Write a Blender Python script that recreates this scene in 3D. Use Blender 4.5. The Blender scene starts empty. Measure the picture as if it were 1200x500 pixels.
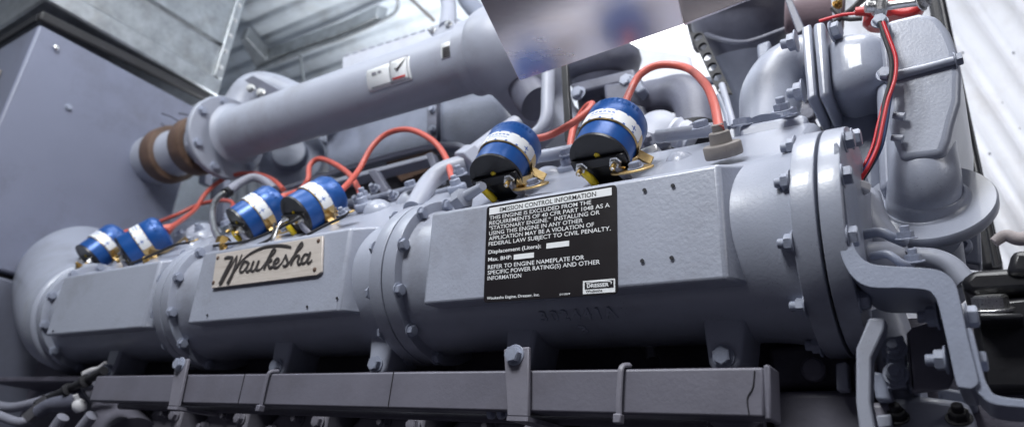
import bpy, bmesh, math, random
from mathutils import Vector as V, Matrix, Quaternion
random.seed(7)
S = 0.5                      # metres per working unit
C = bpy.context.scene.collection
SC = bpy.context.scene
# ------------------------------------------------------------------ camera
FPX = 828.0
cx = V((.826, .554, .099)); cf = V((-.547, .749, .3727)).normalized()
cx = (cx - cf*cx.dot(cf)).normalized(); cu = cx.cross(cf)          # right, forward, up
cam = bpy.data.cameras.new('camera'); co = bpy.data.objects.new('camera', cam); C.objects.link(co)
co.matrix_world = Matrix((( cx.x, cu.x, -cf.x, 0), (cx.y, cu.y, -cf.y, 0), (cx.z, cu.z, -cf.z, 0), (0, 0, 0, 1)))
cam.sensor_width = 36; cam.lens = FPX/1200*36; cam.clip_start = .01; cam.clip_end = 100
cam.dof.use_dof = True; cam.dof.focus_distance = 1.27*S; cam.dof.aperture_fstop = 5.6
SC.camera = co

def ray(px, py):
    return cx*((px-600)/FPX) - cu*((py-250)/FPX) + cf
def P(px, py, Y):
    r = ray(px, py); return r*(Y/r.y)
def PX(px, py, X):
    r = ray(px, py); return r*(X/r.x)
def PN(px, py, p0, n):
    r = ray(px, py); return r*(p0.dot(n)/r.dot(n))
def W(rp, p):                # pixel size -> working units at point p
    return rp*p.dot(cf)/FPX

# ------------------------------------------------------------------ materials
def new_mat(name):
    m = bpy.data.materials.new(name); m.use_nodes = True
    nt = m.node_tree; b = nt.nodes['Principled BSDF']
    return m, nt, b
def N(nt, t, **kw):
    n = nt.nodes.new(t)
    for k, v in kw.items():
        if k in n.inputs: n.inputs[k].default_value = v
        else: setattr(n, k, v)
    return n
def paint(name, col, rough=.38, metal=0., bump=.25, bscale=260, var=.10, vscale=14, coat=0., fine=1.0, streak=None, spec=.5, grime=.16):
    m, nt, b = new_mat(name); L = nt.links
    tc = N(nt, 'ShaderNodeTexCoord'); mp = N(nt, 'ShaderNodeMapping')
    L.new(tc.outputs['Object'], mp.inputs['Vector'])
    if streak: mp.inputs['Scale'].default_value = streak
    n1 = N(nt, 'ShaderNodeTexNoise', Scale=vscale, Detail=6, Roughness=.62); L.new(mp.outputs[0], n1.inputs['Vector'])
    r1 = N(nt, 'ShaderNodeValToRGB'); L.new(n1.outputs['Fac'], r1.inputs[0])
    c = V(col)
    r1.color_ramp.elements[0].position = .3; r1.color_ramp.elements[1].position = .72
    r1.color_ramp.elements[0].color = (*(c*(1-var)), 1); r1.color_ramp.elements[1].color = (*(c*(1+var)), 1)
    n4 = N(nt, 'ShaderNodeTexNoise', Scale=3.5+vscale*.25, Detail=8, Roughness=.7); L.new(mp.outputs[0], n4.inputs['Vector'])
    r4 = N(nt, 'ShaderNodeValToRGB'); L.new(n4.outputs['Fac'], r4.inputs[0])
    r4.color_ramp.elements[0].position = .30; r4.color_ramp.elements[1].position = .50
    g_ = 1-min(.5, grime); r4.color_ramp.elements[0].color = (g_*1.0, g_*.97, g_*.93, 1); r4.color_ramp.elements[1].color = (1, 1, 1, 1)
    n5 = N(nt, 'ShaderNodeTexVoronoi', Scale=420); L.new(mp.outputs[0], n5.inputs['Vector'])
    n6 = N(nt, 'ShaderNodeTexNoise', Scale=45, Detail=2); L.new(mp.outputs[0], n6.inputs['Vector'])
    sb = N(nt, 'ShaderNodeMath', operation='MULTIPLY'); L.new(n5.outputs['Distance'], sb.inputs[0]); L.new(n6.outputs['Fac'], sb.inputs[1])
    r5 = N(nt, 'ShaderNodeValToRGB'); L.new(sb.outputs[0], r5.inputs[0])
    r5.color_ramp.elements[0].position = .035; r5.color_ramp.elements[1].position = .055
    s_ = 1-min(.6, grime*2.2); r5.color_ramp.elements[0].color = (s_, s_, s_, 1); r5.color_ramp.elements[1].color = (1, 1, 1, 1)
    m1 = N(nt, 'ShaderNodeMix', data_type='RGBA', blend_type='MULTIPLY'); m1.inputs[0].default_value = 1
    m2 = N(nt, 'ShaderNodeMix', data_type='RGBA', blend_type='MULTIPLY'); m2.inputs[0].default_value = 1
    L.new(r1.outputs[0], m1.inputs[6]); L.new(r4.outputs[0], m1.inputs[7]); L.new(m1.outputs[2], m2.inputs[6]); L.new(r5.outputs[0], m2.inputs[7])
    L.new(m2.outputs[2], b.inputs['Base Color'])
    n2 = N(nt, 'ShaderNodeTexNoise', Scale=bscale, Detail=3, Roughness=.55); L.new(mp.outputs[0], n2.inputs['Vector'])
    n3 = N(nt, 'ShaderNodeTexNoise', Scale=bscale*.17, Detail=2); L.new(mp.outputs[0], n3.inputs['Vector'])
    ad = N(nt, 'ShaderNodeMath', operation='ADD'); L.new(n2.outputs['Fac'], ad.inputs[0]); L.new(n3.outputs['Fac'], ad.inputs[1])
    bp = N(nt, 'ShaderNodeBump', Strength=bump, Distance=.0012*fine); L.new(ad.outputs[0], bp.inputs['Height'])
    L.new(bp.outputs[0], b.inputs['Normal'])
    rr = N(nt, 'ShaderNodeMapRange'); rr.inputs['To Min'].default_value = rough*.8; rr.inputs['To Max'].default_value = min(1, rough*1.25)
    L.new(n1.outputs['Fac'], rr.inputs['Value']); L.new(rr.outputs[0], b.inputs['Roughness'])
    b.inputs['Metallic'].default_value = metal; b.inputs['Coat Weight'].default_value = coat
    b.inputs['Specular IOR Level'].default_value = spec
    return m
def emit(name, col, st):
    m, nt, b = new_mat(name); b.inputs['Base Color'].default_value = (*col, 1)
    b.inputs['Emission Color'].default_value = (*col, 1); b.inputs['Emission Strength'].default_value = st
    return m
GREY = (.33, .354, .43)
M = dict(
    cast=paint('cast_paint', GREY, .34, bump=.13, bscale=380, var=.06, coat=.15, grime=.22),
    castr=paint('cast_paint_coarse', GREY, .36, bump=.24, bscale=300, var=.05, coat=.15, grime=.2),
    pipe=paint('pipe_paint', (.335, .355, .425), .42, bump=.12, var=.05),
    bolt=paint('bolt_paint', (.30, .33, .42), .33, bump=.2, bscale=500, var=.1),
    rail=paint('rail_paint', (.145, .142, .178), .5, bump=.15, var=.10, vscale=22),
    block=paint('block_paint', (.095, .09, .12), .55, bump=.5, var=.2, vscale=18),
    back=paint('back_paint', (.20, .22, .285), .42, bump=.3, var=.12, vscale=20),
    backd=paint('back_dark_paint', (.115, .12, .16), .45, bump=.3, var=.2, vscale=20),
    pink=paint('primer_paint', (.24, .18, .20), .4, bump=.3, var=.15),
    block2=paint('strap_paint', (.20, .195, .235), .45, bump=.15, var=.10, vscale=22),
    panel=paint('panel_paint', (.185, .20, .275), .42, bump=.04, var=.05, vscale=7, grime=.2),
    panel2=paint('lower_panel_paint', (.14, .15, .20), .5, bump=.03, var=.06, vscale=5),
    galv=paint('galvanised', (.38, .40, .42), .38, metal=.85, bump=.12, bscale=90, var=.22, vscale=32),
    ceil=paint('ceiling_steel', (.66, .71, .77), .42, metal=.1, bump=.15, var=.16, vscale=10),
    white=paint('white_wall_paint', (.80, .81, .86), .42, bump=.08, var=.03, vscale=6),
    wbox=paint('white_box_paint', (.55, .57, .65), .45, bump=.06, var=.04),
    sheet=paint('aluminium_sheet', (.86, .79, .80), .25, metal=.85, grime=.03, bump=.04, bscale=40, var=.05, vscale=9, streak=(1, 1, 6)),
    steel=paint('bright_steel', (.62, .62, .62), .28, metal=1., bump=.15, var=.2),
    gold=paint('gold_zinc', (.60, .43, .20), .38, metal=1., bump=.1, var=.28, vscale=40),
    brass=paint('brass', (.40, .27, .10), .42, metal=1., bump=.1, var=.2),
    blue=paint('coil_blue', (.012, .080, .30), .32, metal=.2, grime=.35, bump=.06, var=.09, vscale=30),
    black=paint('black_plastic', (.010, .010, .013), .33, bump=.08, var=.3),
    rubber=paint('black_rubber', (.018, .018, .022), .6, bump=.3, var=.2),
    red=paint('red_silicone', (.50, .095, .07), .42, bump=.08, var=.08),
    orange=paint('orange_boot', (.60, .12, .07), .45, bump=.1, var=.08),
    wred=paint('red_wire', (.55, .02, .03), .35, bump=.05, var=.05),
    wblue=paint('blue_wire', (.02, .06, .18), .4, bump=.05, var=.05),
    valve=paint('red_valve_paint', (.50, .03, .03), .4, bump=.25, var=.15),
    yellow=paint('yellow_plastic', (.78, .56, .02), .4, bump=.05, var=.06),
    tan=paint('grey_rubber_boot', (.21, .19, .18), .55, bump=.3, var=.08, vscale=30),
    band=paint('brown_band', (.12, .072, .05), .55, bump=.4, var=.3, vscale=40),
    labelw=paint('label_white', (.80, .82, .84), .35, grime=0, bump=.02, var=.03),
    labelb=paint('label_black', (.012, .010, .012), .30, grime=.05, bump=.02, var=.1),
    plate=paint('name_plate_metal', (.60, .545, .50), .45, metal=.12, bump=.10, bscale=120, var=.05, streak=(1, 1, 14)),
    script=paint('script_dark', (.045, .04, .04), .45, bump=.05, var=.1),
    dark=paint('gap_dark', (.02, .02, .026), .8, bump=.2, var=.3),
    lred=paint('label_red', (.6, .03, .03), .4, bump=.02, var=.03),
    lblue=paint('label_blue', (.03, .12, .45), .4, bump=.02, var=.03),
    hose=paint('grey_hose', (.24, .245, .30), .5, bump=.3, var=.1),
    tape=paint('white_tape', (.75, .75, .78), .5, bump=.1, var=.04),
    wood=paint('pale_rag', (.45, .40, .40), .8, bump=.5, var=.15),
    glow=emit('daylight_panel', (1, 1, 1), 5.0),
)

# ------------------------------------------------------------------ mesh building
WL = {}                      # world location of every object (working units)
def tag(o, label=None, cat=None, group=None, kind=None):
    if label: o['label'] = label
    if cat: o['category'] = cat
    if group: o['group'] = group
    if kind: o['kind'] = kind
    return o
def thing(name, loc, label, cat, group=None):
    o = bpy.data.objects.new(name, None); C.objects.link(o); o.empty_display_size = .02
    o.location = V(loc)*S; WL[o] = V(loc)
    return tag(o, label, cat, group)
def frame(z, xhint=V((1, 0, 0))):
    z = z.normalized(); x = xhint - z*xhint.dot(z)
    if x.length < 1e-4: x = V((0, 1, 0)) - z*z.y
    x.normalize(); return x, z.cross(x), z
class MB:
    def __init__(s): s.v = []; s.f = []
    def add(s, vs, fs):
        n = len(s.v); s.v += [V(q) for q in vs]; s.f += [tuple(i+n for i in f) for f in fs]; return s
    def prism(s, pts, ex):                 # polygon extruded by vector ex
        n = len(pts); a = [V(p) for p in pts]; b = [p+ex for p in a]
        nn = V((0, 0, 0))
        for i in range(n): nn += a[i].cross(a[(i+1) % n])
        fs = [tuple(range(n)), tuple(range(2*n-1, n-1, -1))] + [(i, i+n, (i+1) % n+n, (i+1) % n) for i in range(n)]
        if nn.dot(ex) > 0: fs = [f[::-1] for f in fs]
        return s.add(a+b, fs)
    def box(s, lo, hi):
        lo = V(lo); hi = V(hi)
        return s.prism([(lo.x, lo.y, lo.z), (hi.x, lo.y, lo.z), (hi.x, lo.y, hi.z), (lo.x, lo.y, hi.z)], V((0, hi.y-lo.y, 0)))
    def lathe(s, o, ax, prof, n=40, a0=0, a1=360, xh=V((1, 0, 0)), caps=True):
        x, y, z = frame(V(ax), xh); o = V(o); full = abs(a1-a0) >= 359.9
        m = n if full else n+1; vs = []
        for r, h in prof:
            for i in range(m):
                a = math.radians(a0+(a1-a0)*i/n); vs.append(o+x*(r*math.cos(a))+y*(r*math.sin(a))+z*h)
        fs = []
        for j in range(len(prof)-1):
            for i in range(n):
                k = (i+1) % m; fs.append((j*m+i, j*m+k, (j+1)*m+k, (j+1)*m+i))
        if full and caps:
            if prof[0][0] > 1e-6: fs.append(tuple(range(m))[::-1])
            if prof[-1][0] > 1e-6: fs.append(tuple((len(prof)-1)*m+i for i in range(m)))
        return s.add(vs, fs)
    def tube(s, pts, r, n=14, smooth=6, flat=1.0, fdir=None):
        pts = [V(p) for p in pts]; rs = list(r) if hasattr(r, '__len__') else [r]*len(pts)
        if smooth > 1 and len(pts) > 2:
            q, rq = [], []
            for i in range(len(pts)-1):
                p0 = pts[i-1] if i else pts[0]*2-pts[1]; p1 = pts[i]; p2 = pts[i+1]; p3 = pts[i+2] if i+2 < len(pts) else p2*2-p1
                for k in range(smooth):
                    t = k/smooth
                    q.append(.5*((2*p1)+(p2-p0)*t+(2*p0-5*p1+4*p2-p3)*t*t+(3*p1-p0-3*p2+p3)*t**3)); rq.append(rs[i]*(1-t)+rs[i+1]*t)
            q.append(pts[-1]); rq.append(rs[-1]); pts, rs = q, rq
        T = [(pts[min(i+1, len(pts)-1)]-pts[max(i-1, 0)]).normalized() for i in range(len(pts))]
        if fdir is not None: nv = V(fdir)
        else: nv = T[0].cross(V((.3, .5, .8)))
        vs, fs = [], []
        for i, p in enumerate(pts):
            if fdir is not None: nv = V(fdir)
            nv = (nv-T[i]*nv.dot(T[i])).normalized(); bv = T[i].cross(nv)
            for k in range(n):
                a = 2*math.pi*k/n; vs.append(p+nv*(rs[i]*math.cos(a)*flat)+bv*(rs[i]*math.sin(a)))
        for i in range(len(pts)-1):
            for k in range(n):
                fs.append((i*n+k, i*n+(k+1) % n, (i+1)*n+(k+1) % n, (i+1)*n+k))
        fs.append(tuple(range(n))[::-1]); fs.append(tuple((len(pts)-1)*n+k for k in range(n)))
        return s.add(vs, fs)
    def sc(s, k): s.v = [v*k for v in s.v]; return s
    def build(s, name, mat, parent=None, bevel=0, smooth=38, sub=0, seg=2):
        me = bpy.data.meshes.new(name)
        lo = V([min(v[i] for v in s.v) for i in range(3)]); hi = V([max(v[i] for v in s.v) for i in range(3)])
        o0 = (lo+hi)/2
        if parent is None: o0.z = lo.z
        me.from_pydata([(v-o0)*S for v in s.v], [], s.f)
        bm = bmesh.new(); bm.from_mesh(me); bmesh.ops.recalc_face_normals(bm, faces=bm.faces); bm.to_mesh(me); bm.free()
        me.materials.append(M[mat] if isinstance(mat, str) else mat)
        for p in me.polygons: p.use_smooth = True
        me.set_sharp_from_angle(angle=math.radians(smooth))
        o = bpy.data.objects.new(name, me); C.objects.link(o); WL[o] = o0
        if parent is not None: o.parent = parent; o.location = (o0-WL[parent])*S
        else: o.location = o0*S
        if bevel:
            b = o.modifiers.new('bevel', 'BEVEL'); b.width = bevel*S; b.segments = seg; b.limit_method = 'ANGLE'; b.angle_limit = math.radians(35); b.harden_normals = False
        if sub:
            b = o.modifiers.new('sub', 'SUBSURF'); b.levels = b.render_levels = sub
        return o
def tubepx(mb, pts, n=24, smooth=6):       # (px, py, Y, radius px)
    q = [P(a, b, Y) for a, b, Y, r in pts]
    return mb.tube(q, [W(p[3], c) for p, c in zip(pts, q)], n, smooth)
def sm(pts, k=4):             # smooth an open polyline
    out = []
    for i in range(len(pts)-1):
        p0 = V(pts[max(i-1, 0)]); p1 = V(pts[i]); p2 = V(pts[i+1]); p3 = V(pts[min(i+2, len(pts)-1)])
        for j in range(k):
            t = j/k; out.append(.5*((2*p1)+(p2-p0)*t+(2*p0-5*p1+4*p2-p3)*t*t+(3*p1-p0-3*p2+p3)*t**3))
    return [tuple(q) for q in out]+[pts[-1]]
def slabpx(mb, poly, Y, th):
    return mb.prism([P(a, b, Y) for a, b in poly], V((0, th, 0)))

def lathepx(px, py, Y, ax, prof, mat, name, par, n=44, **k):   # profile radii / heights in pixels at that point
    p = P(px, py, Y); u = W(1, p)
    return MB().lathe(p, ax, [(r*u, h*u) for r, h in prof], n).build(name, mat, par, **k)

_bm = {}
def bolt_mesh(kind, mat):
    k = (kind, mat)
    if k in _bm: return _bm[k]
    b = MB(); hexp = [(math.cos(math.radians(60*i)), math.sin(math.radians(60*i))) for i in range(6)]
    def hexa(z0, z1, r):
        n = len(b.v)
        b.prism([V((x*r, y*r, z0)) for x, y in hexp], V((0, 0, z1-z0-.08)))
        b.prism([V((x*r*.9, y*r*.9, z1-.081)) for x, y in hexp], V((0, 0, .081)))
    if kind == 'hex':
        b.lathe((0, 0, 0), (0, 0, 1), [(1.25, 0), (1.25, .12), (1.2, .16), (.9, .16)], 20); hexa(.15, .95, 1)
        b.lathe((0, 0, .94), (0, 0, 1), [(.78, 0), (.78, .03), (0, .05)], 18)
    elif kind == 'nut':
        b.lathe((0, 0, 0), (0, 0, 1), [(1.3, 0), (1.3, .14), (1.25, .18), (.9, .18)], 20); hexa(.17, 1.0, 1)
        b.lathe((0, 0, .9), (0, 0, 1), [(.56, 0), (.56, .75), (.48, .85), (0, .85)], 16)
    elif kind == 'rivet':
        b.lathe((0, 0, 0), (0, 0, 1), [(1, 0), (.9, .3), (.55, .5), (0, .56)], 16)
    elif kind == 'round':
        b.lathe((0, 0, 0), (0, 0, 1), [(1, 0), (1, .5), (.85, .75), (.55, .78), (.5, .5), (0, .5)], 20)
    me = bpy.data.meshes.new(kind+'_bolt'); me.from_pydata([v*S for v in b.v], [], b.f)
    bm = bmesh.new(); bm.from_mesh(me); bmesh.ops.recalc_face_normals(bm, faces=bm.faces); bm.to_mesh(me); bm.free()
    me.materials.append(M[mat])
    for p in me.polygons: p.use_smooth = True
    me.set_sharp_from_angle(angle=math.radians(30)); _bm[k] = me
    return me
def bolt(parent, pos, nrm, r, kind='hex', mat='bolt', name='bolt', rot=None):
    o = bpy.data.objects.new(name, bolt_mesh(kind, mat)); C.objects.link(o)
    o.parent = parent; o.location = (V(pos)-WL[parent])*S
    q = V((0, 0, 1)).rotation_difference(V(nrm)) @ Quaternion((0, 0, 1), random.uniform(0, 1) if rot is None else rot)
    o.rotation_mode = 'QUATERNION'; o.rotation_quaternion = q; o.scale = (r, r, r)
    return o
def text_mb(txt, size, bold=.0, ext=.0, align='LEFT', spacing=1.0, xs=1.0, bev=0):   # text as mesh data (local XY, working units)
    cu_ = bpy.data.curves.new('t', 'FONT'); cu_.body = txt; cu_.size = size; cu_.offset = bold*size; cu_.extrude = ext; cu_.bevel_depth = bev; cu_.bevel_resolution = 1
    cu_.align_x = align; cu_.space_character = spacing; cu_.resolution_u = 3
    o = bpy.data.objects.new('t', cu_); C.objects.link(o)
    dg = bpy.context.evaluated_depsgraph_get(); me = bpy.data.meshes.new_from_object(o.evaluated_get(dg))
    vs = [V((v.co.x*xs, v.co.y, v.co.z)) for v in me.vertices]; fs = [tuple(p.vertices) for p in me.polygons]
    bpy.data.objects.remove(o); bpy.data.curves.remove(cu_); bpy.data.meshes.remove(me)
    return vs, fs

AC = V((0, 1.173, .437)); RB = .156; RF = .183       # manifold axis (Y, Z), barrel and flange radius
def ring(ang, r):                                     # angle 0 = towards camera (-Y), 90 = up
    a = math.radians(ang); return V((0, AC.y-r*math.cos(a), AC.z+r*math.sin(a)))

# ------------------------------------------------------------------ room
def structure(mb, name, mat, **k): return tag(mb.build(name, mat, None, **k), kind='structure')
# white corrugated back wall (ridges lean with the container)
b = MB(); th = .012; lean = -.28; pitch = .15; Yw = 3.4
prof = []; x = -6.0
while x < 3.2:
    prof += [(x, 0), (x+pitch*.38, 0), (x+pitch*.5, .035), (x+pitch*.88, .035)]; x += pitch
vs, fs = [], []
for X, d in prof:
    vs += [V((X+lean*3.0, Yw+d, -1.2)), V((X-lean*2.2, Yw+d, 3.6))] if False else [V((X+.9, Yw-d, -1.2)), V((X-.6, Yw-d, 3.6))]
for i in range(len(prof)-1): fs.append((2*i, 2*i+2, 2*i+3, 2*i+1))
b.add(vs, fs); o = structure(b, 'back_wall', 'white', smooth=20)
md = o.modifiers.new('solid', 'SOLIDIFY'); md.thickness = .01
for px, py in [(1128, 62), (1150, 118), (1188, 62), (1176, 120), (1192, 218), (1168, 232), (1138, 20), (1184, 20), (1160, 180), (1196, 150), (1000, 130), (1140, 155)]:
    bolt(o, P(px, py, Yw-.02), (0, -1, 0), .006, 'rivet', 'backd', 'wall_screw')
# ceiling decking, ridges along X
b = MB(); vs, fs, prof = [], [], []; y = -1.2; pitch = .17; Zc = 3.05
while y < 3.4:
    prof += [(y, 0), (y+pitch*.5, 0), (y+pitch*.6, .028), (y+pitch*.9, .028)]; y += pitch
for Y, d in prof: vs += [V((-5.6, Y, Zc+d)), V((3.2, Y, Zc+d))]
for i in range(len(prof)-1): fs.append((2*i, 2*i+1, 2*i+3, 2*i+2))
b.add(vs, fs); o = structure(b, 'ceiling', 'ceil', smooth=20)
md = o.modifiers.new('solid', 'SOLIDIFY'); md.thickness = .008
b = MB().box((-5.7, -1.2, -1.2), (-5.6, 3.4, 3.04)); structure(b, 'end_wall', 'ceil')
# louvred opening glowing with daylight
t = thing('daylight_opening', P(768, 80, 3.2), 'small glowing white opening with a pale sill in the back wall behind the engine', 'opening')
slabpx(MB(), [(734, 52), (745, 25), (800, 20), (806, 62)], 3.2, .04).build('lit_pane', 'glow', t)
slabpx(MB(), [(738, 53), (807, 63), (822, 110), (766, 112)], 3.18, .05).build('sill', 'white', t, bevel=.01)
# ceiling frame (rounded lip)
t = thing('ceiling_frame', V((-2.6, 2.2, 2.9)), 'pale rounded metal rim hanging below the corrugated ceiling', 'frame')
q = [(298, 84, 2.85), (350, 62, 2.85), (400, 45, 2.85), (452, 22, 2.85), (466, 8, 2.85), (462, -20, 2.85)]
MB().tube([PN(a, c, V((0, 0, z)), V((0, 0, 1))) for a, c, z in q], .012, 10).build('rim_tube', 'galv', t)
b = MB()
pp = [PN(a, c, V((0, 0, 2.87)), V((0, 0, 1))) for a, c in [(282, 48), (302, 84), (400, 46), (452, 24), (440, 20), (396, 40), (312, 70), (288, 44)]]
b.prism(pp, V((0, 0, .10))); b.build('rim_plate', 'galv', t, bevel=.005)
for pc in [((352, 66), (357, 100)), ((300, 86), (296, 110))]:
    p0 = PN(*pc[0], V((0, 0, 2.86)), V((0, 0, 1))); p1 = P(pc[1][0], pc[1][1], p0.y)
    MB().tube([p0, p1], .012, 8, 1).build('hanger_rod', 'galv', t)
t = thing('pipe_strut', P(490, -5, 2.3), 'thin tan rod slanting down behind the white box', 'rod')
MB().tube([P(470, -12, 2.6), P(508, 24, 2.45)], .012, 8, 1).build('rod', 'tan', t)

# ------------------------------------------------------------------ cabinet and duct on the far left
XP = -3.4
KC = .955          # cabinet and duct are modelled for a side face at x = -3.4 and built at this size
t = thing('enclosure_cabinet', (XP-.5, 1.3, -.8), 'smooth pale grey sheet metal cabinet that the brown banded pipe enters', 'cabinet')
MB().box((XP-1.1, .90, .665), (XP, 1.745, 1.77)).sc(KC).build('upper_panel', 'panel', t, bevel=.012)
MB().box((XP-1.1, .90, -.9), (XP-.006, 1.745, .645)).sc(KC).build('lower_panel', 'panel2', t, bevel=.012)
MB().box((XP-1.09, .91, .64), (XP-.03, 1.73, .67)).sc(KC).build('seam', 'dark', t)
MB().prism([V((XP-.02, .885, 1.78)), V((XP+.012, .885, 1.78)), V((XP+.012, 1.75, 1.83)), V((XP-.02, 1.75, 1.83))], V((0, 0, .055))).sc(KC).build('gasket', 'rubber', t, bevel=.012)
MB().box((XP-1.0, .886, 1.79), (XP-.03, .90, 1.83)).sc(KC).build('front_gasket', 'rubber', t)
for a, c in [(-.30, 1.55), (-.22, 1.60)]:
    MB().tube([V((XP+a, .89, c-.02)), V((XP+a+.03, .885, c-.34))], .006, 6, 1).sc(KC).build('wire_seam', 'tan', t)
b = MB().box((XP-.42, .82, 1.13), (XP-.17, .9, 1.19)); b.sc(KC).build('door_hinge', 'rubber', t, bevel=.015)
MB().tube([V((XP-.3, .85, 1.14)), V((XP-.3, .85, .98))], .03, 10, 1).sc(KC).build('hinge_pin', 'steel', t)
bolt(t, PX(80, 126, XP*KC), (1, 0, 0), .013, 'hex', 'bolt')
bolt(t, PX(66, 56, (XP+.013)*KC), (1, 0, 0), .012, 'rivet', 'steel')
t = thing('galvanised_duct', (XP-.5, 1.3, 1.86), 'spangled galvanised steel duct above the grey cabinet with its flanged edge', 'duct')
MB().box((XP-1.1, .87, 1.875), (XP+.03, 1.78, 1.98)).sc(KC).build('flange', 'galv', t, bevel=.012)
b = MB().box((XP-1.1, .93, 1.98), (XP+.0, 1.76, 3.0)); b.sc(KC).build('duct_wall', 'galv', t, bevel=.01)
for z in (2.18, 2.52, 2.86):
    MB().prism([V((XP, .93, z)), V((XP+.022, .93, z+.012)), V((XP, .93, z+.024))], V((0, .83, 0))).sc(KC).build('crease', 'galv', t)
MB().box((XP-.01, 1.725, 1.98), (XP+.03, 1.775, 2.99)).sc(KC).build('corner_angle', 'galv', t, bevel=.006)
for i in range(9): bolt(t, V((XP+.03, 1.75, 2.05+i*.105))*KC, (1, 0, 0), .012, 'rivet', 'steel', 'rivet')
MB().box((XP-1.1, .925, 2.0), (XP-.02, .93, 2.04)).sc(KC).build('seal', 'rubber', t)

# ------------------------------------------------------------------ manifold
def barrel(x0, x1, f0, f1):
    pr = []
    L = x1-x0
    ks = [(RB+.016, 0), (RB+.010, .02), (RB+.003, .05), (RB, .09)]
    for r, h in ks: pr.append((r, h))
    for r, h in ks[::-1]: pr.append((r, L-h))
    return MB().lathe((x0, AC.y, AC.z), (1, 0, 0), pr, 64)
def pad(x0, x1, t, slant=.012, zz=(.332, .527), name='mounting_pad'):
    b = MB(); Yf = 1.0
    q = [V((x0, Yf, zz[0])), V((x1+slant, Yf, zz[0])), V((x1, Yf, zz[1])), V((x0-slant, Yf, zz[1]))]
    b.add(q+[V((x0-.004, Yf+.10, zz[0]+.012)), V((x1+slant+.03, Yf+.10, zz[0]+.012)), V((x1+.045, Yf+.13, zz[1]+.05)), V((x0-slant-.03, Yf+.13, zz[1]+.05))],
          [(0, 1, 2, 3), (4, 7, 6, 5), (0, 4, 5, 1), (1, 5, 6, 2), (2, 6, 7, 3), (3, 7, 4, 0)])
    return b.build(name, 'castr', t, bevel=.007, seg=3)
secs = [(-2.60, -1.870, -2.505, -1.945), (-1.866, -1.044, -1.722, -1.172), (-1.04, -.225, -.922, -.335)]
labs = ['far grey cylindrical manifold section with a blank pad, under the two farthest coils',
        'middle grey cylindrical manifold section that carries the beige script name plate',
        'nearest grey cylindrical manifold section that carries the black emission label']
for i, (x0, x1, a, c) in enumerate(secs):
    t = thing('manifold_section', ((x0+x1)/2, AC.y, AC.z-RB), labs[i], 'manifold', 'bolted manifold sections in one row')
    barrel(x0, x1, 1, 1).build('barrel', 'cast', t)
    pad(a, c, t)
    fl = [(x0, .035, -1), (x1-.035, .035, 1)] if i < 2 else [(x0, .035, -1), (x1-.002, .034, 1)]
    for k, (fx, w, sgn) in enumerate(fl):
        f = MB().lathe((fx, AC.y, AC.z), (1, 0, 0), [(RB, 0), (RF, 0), (RF+.001, .001), (RF+.001, w-.001), (RF, w), (RB, w)], 72, caps=False).build('flange', 'cast', t, smooth=50, bevel=.003)
        last = (i == 2 and k == 1)
        for ang in ([-52, -22, 10, 42, 72, -85] if not last else [-50, -18, 14, 46, 76, -82]):
            pos = ring(ang, RB+.018); pos.x = fx+w if sgn < 0 else fx
            bolt(t, pos, (1 if sgn < 0 else -1, 0, 0), .0125 if not last else .0135, 'nut' if last else 'hex', 'bolt')
    # plug holes on the pads
    if i != 1:
        for hx in ((c-.075, c-.125) if i == 2 else (a+.05,)):
            for hz in ((.50, .375) if i == 2 else (.345,)):
                MB().lathe((hx if hz < .45 else hx, .998, hz), (0, -1, 0), [(.0035, 0), (.0035, .0016), (0, .0017)], 12).build('drill_hole', 'dark', t)
    if i == 1:
        for px, py in [(243, 372), (395, 352), (360, 362)]:
            p = P(px, py-3, .998); MB().lathe(p, (0, -1, 0), [(.003, 0), (.003, .0016), (0, .0017)], 12).build('drill_hole', 'dark', t)
    # bosses with bolts under the barrel
    for px in [(122,), (318, 434), (600, 843)][i]:
        p = P(px, 416 if px > 500 else 424, 1.08); p.z = AC.z-RB-.012
        k = 1.25 if px > 700 else 1
        p = V((p.x, 1.07, .268))
        bp = [V((p.x-.036, 1.10, .31))]+[V((p.x-.027*math.cos(math.radians(q_)), 1.10, .240-.027*math.sin(math.radians(q_)))) for q_ in range(0, 181, 20)]+[V((p.x+.036, 1.10, .31))]
        MB().prism(bp, V((0, .10, 0))).build('boss', 'cast', t, bevel=.008, seg=3)
        bolt(t, V((p.x, 1.099, .240)), (0, -1, -.05), .015, 'hex', 'bolt')
sec3 = t
# raised casting number
b = MB()
txt = '302441A'
for i, ch in enumerate(txt):
    vs, fs = text_mb(ch, .033, -.01, .0008, 'CENTER', bev=.0013)
    ang = -55; px = -.688+i*.0225
    o0 = ring(ang, RB+.0001); o0.x = px; nrm = (ring(ang, 1)-V((0, AC.y, AC.z))).normalized(); up = nrm.cross(V((1, 0, 0)))*1; up = -up if up.z < 0 else up
    b.add([o0+V((1, 0, 0))*v.x+up*v.y+nrm*v.z for v in vs], fs)
vs, fs = text_mb('B', .030, -.01, .0008, 'CENTER', bev=.0013)
ang = -68; o0 = ring(ang, RB+.0001); o0.x = -.62; nrm = (ring(ang, 1)-V((0, AC.y, AC.z))).normalized(); up = nrm.cross(V((1, 0, 0))); up = -up if up.z < 0 else up
b.add([o0+V((1, 0, 0))*v.x+up*v.y+nrm*v.z for v in vs], fs)
b.build('casting_number', 'cast', sec3, smooth=80)
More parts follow.
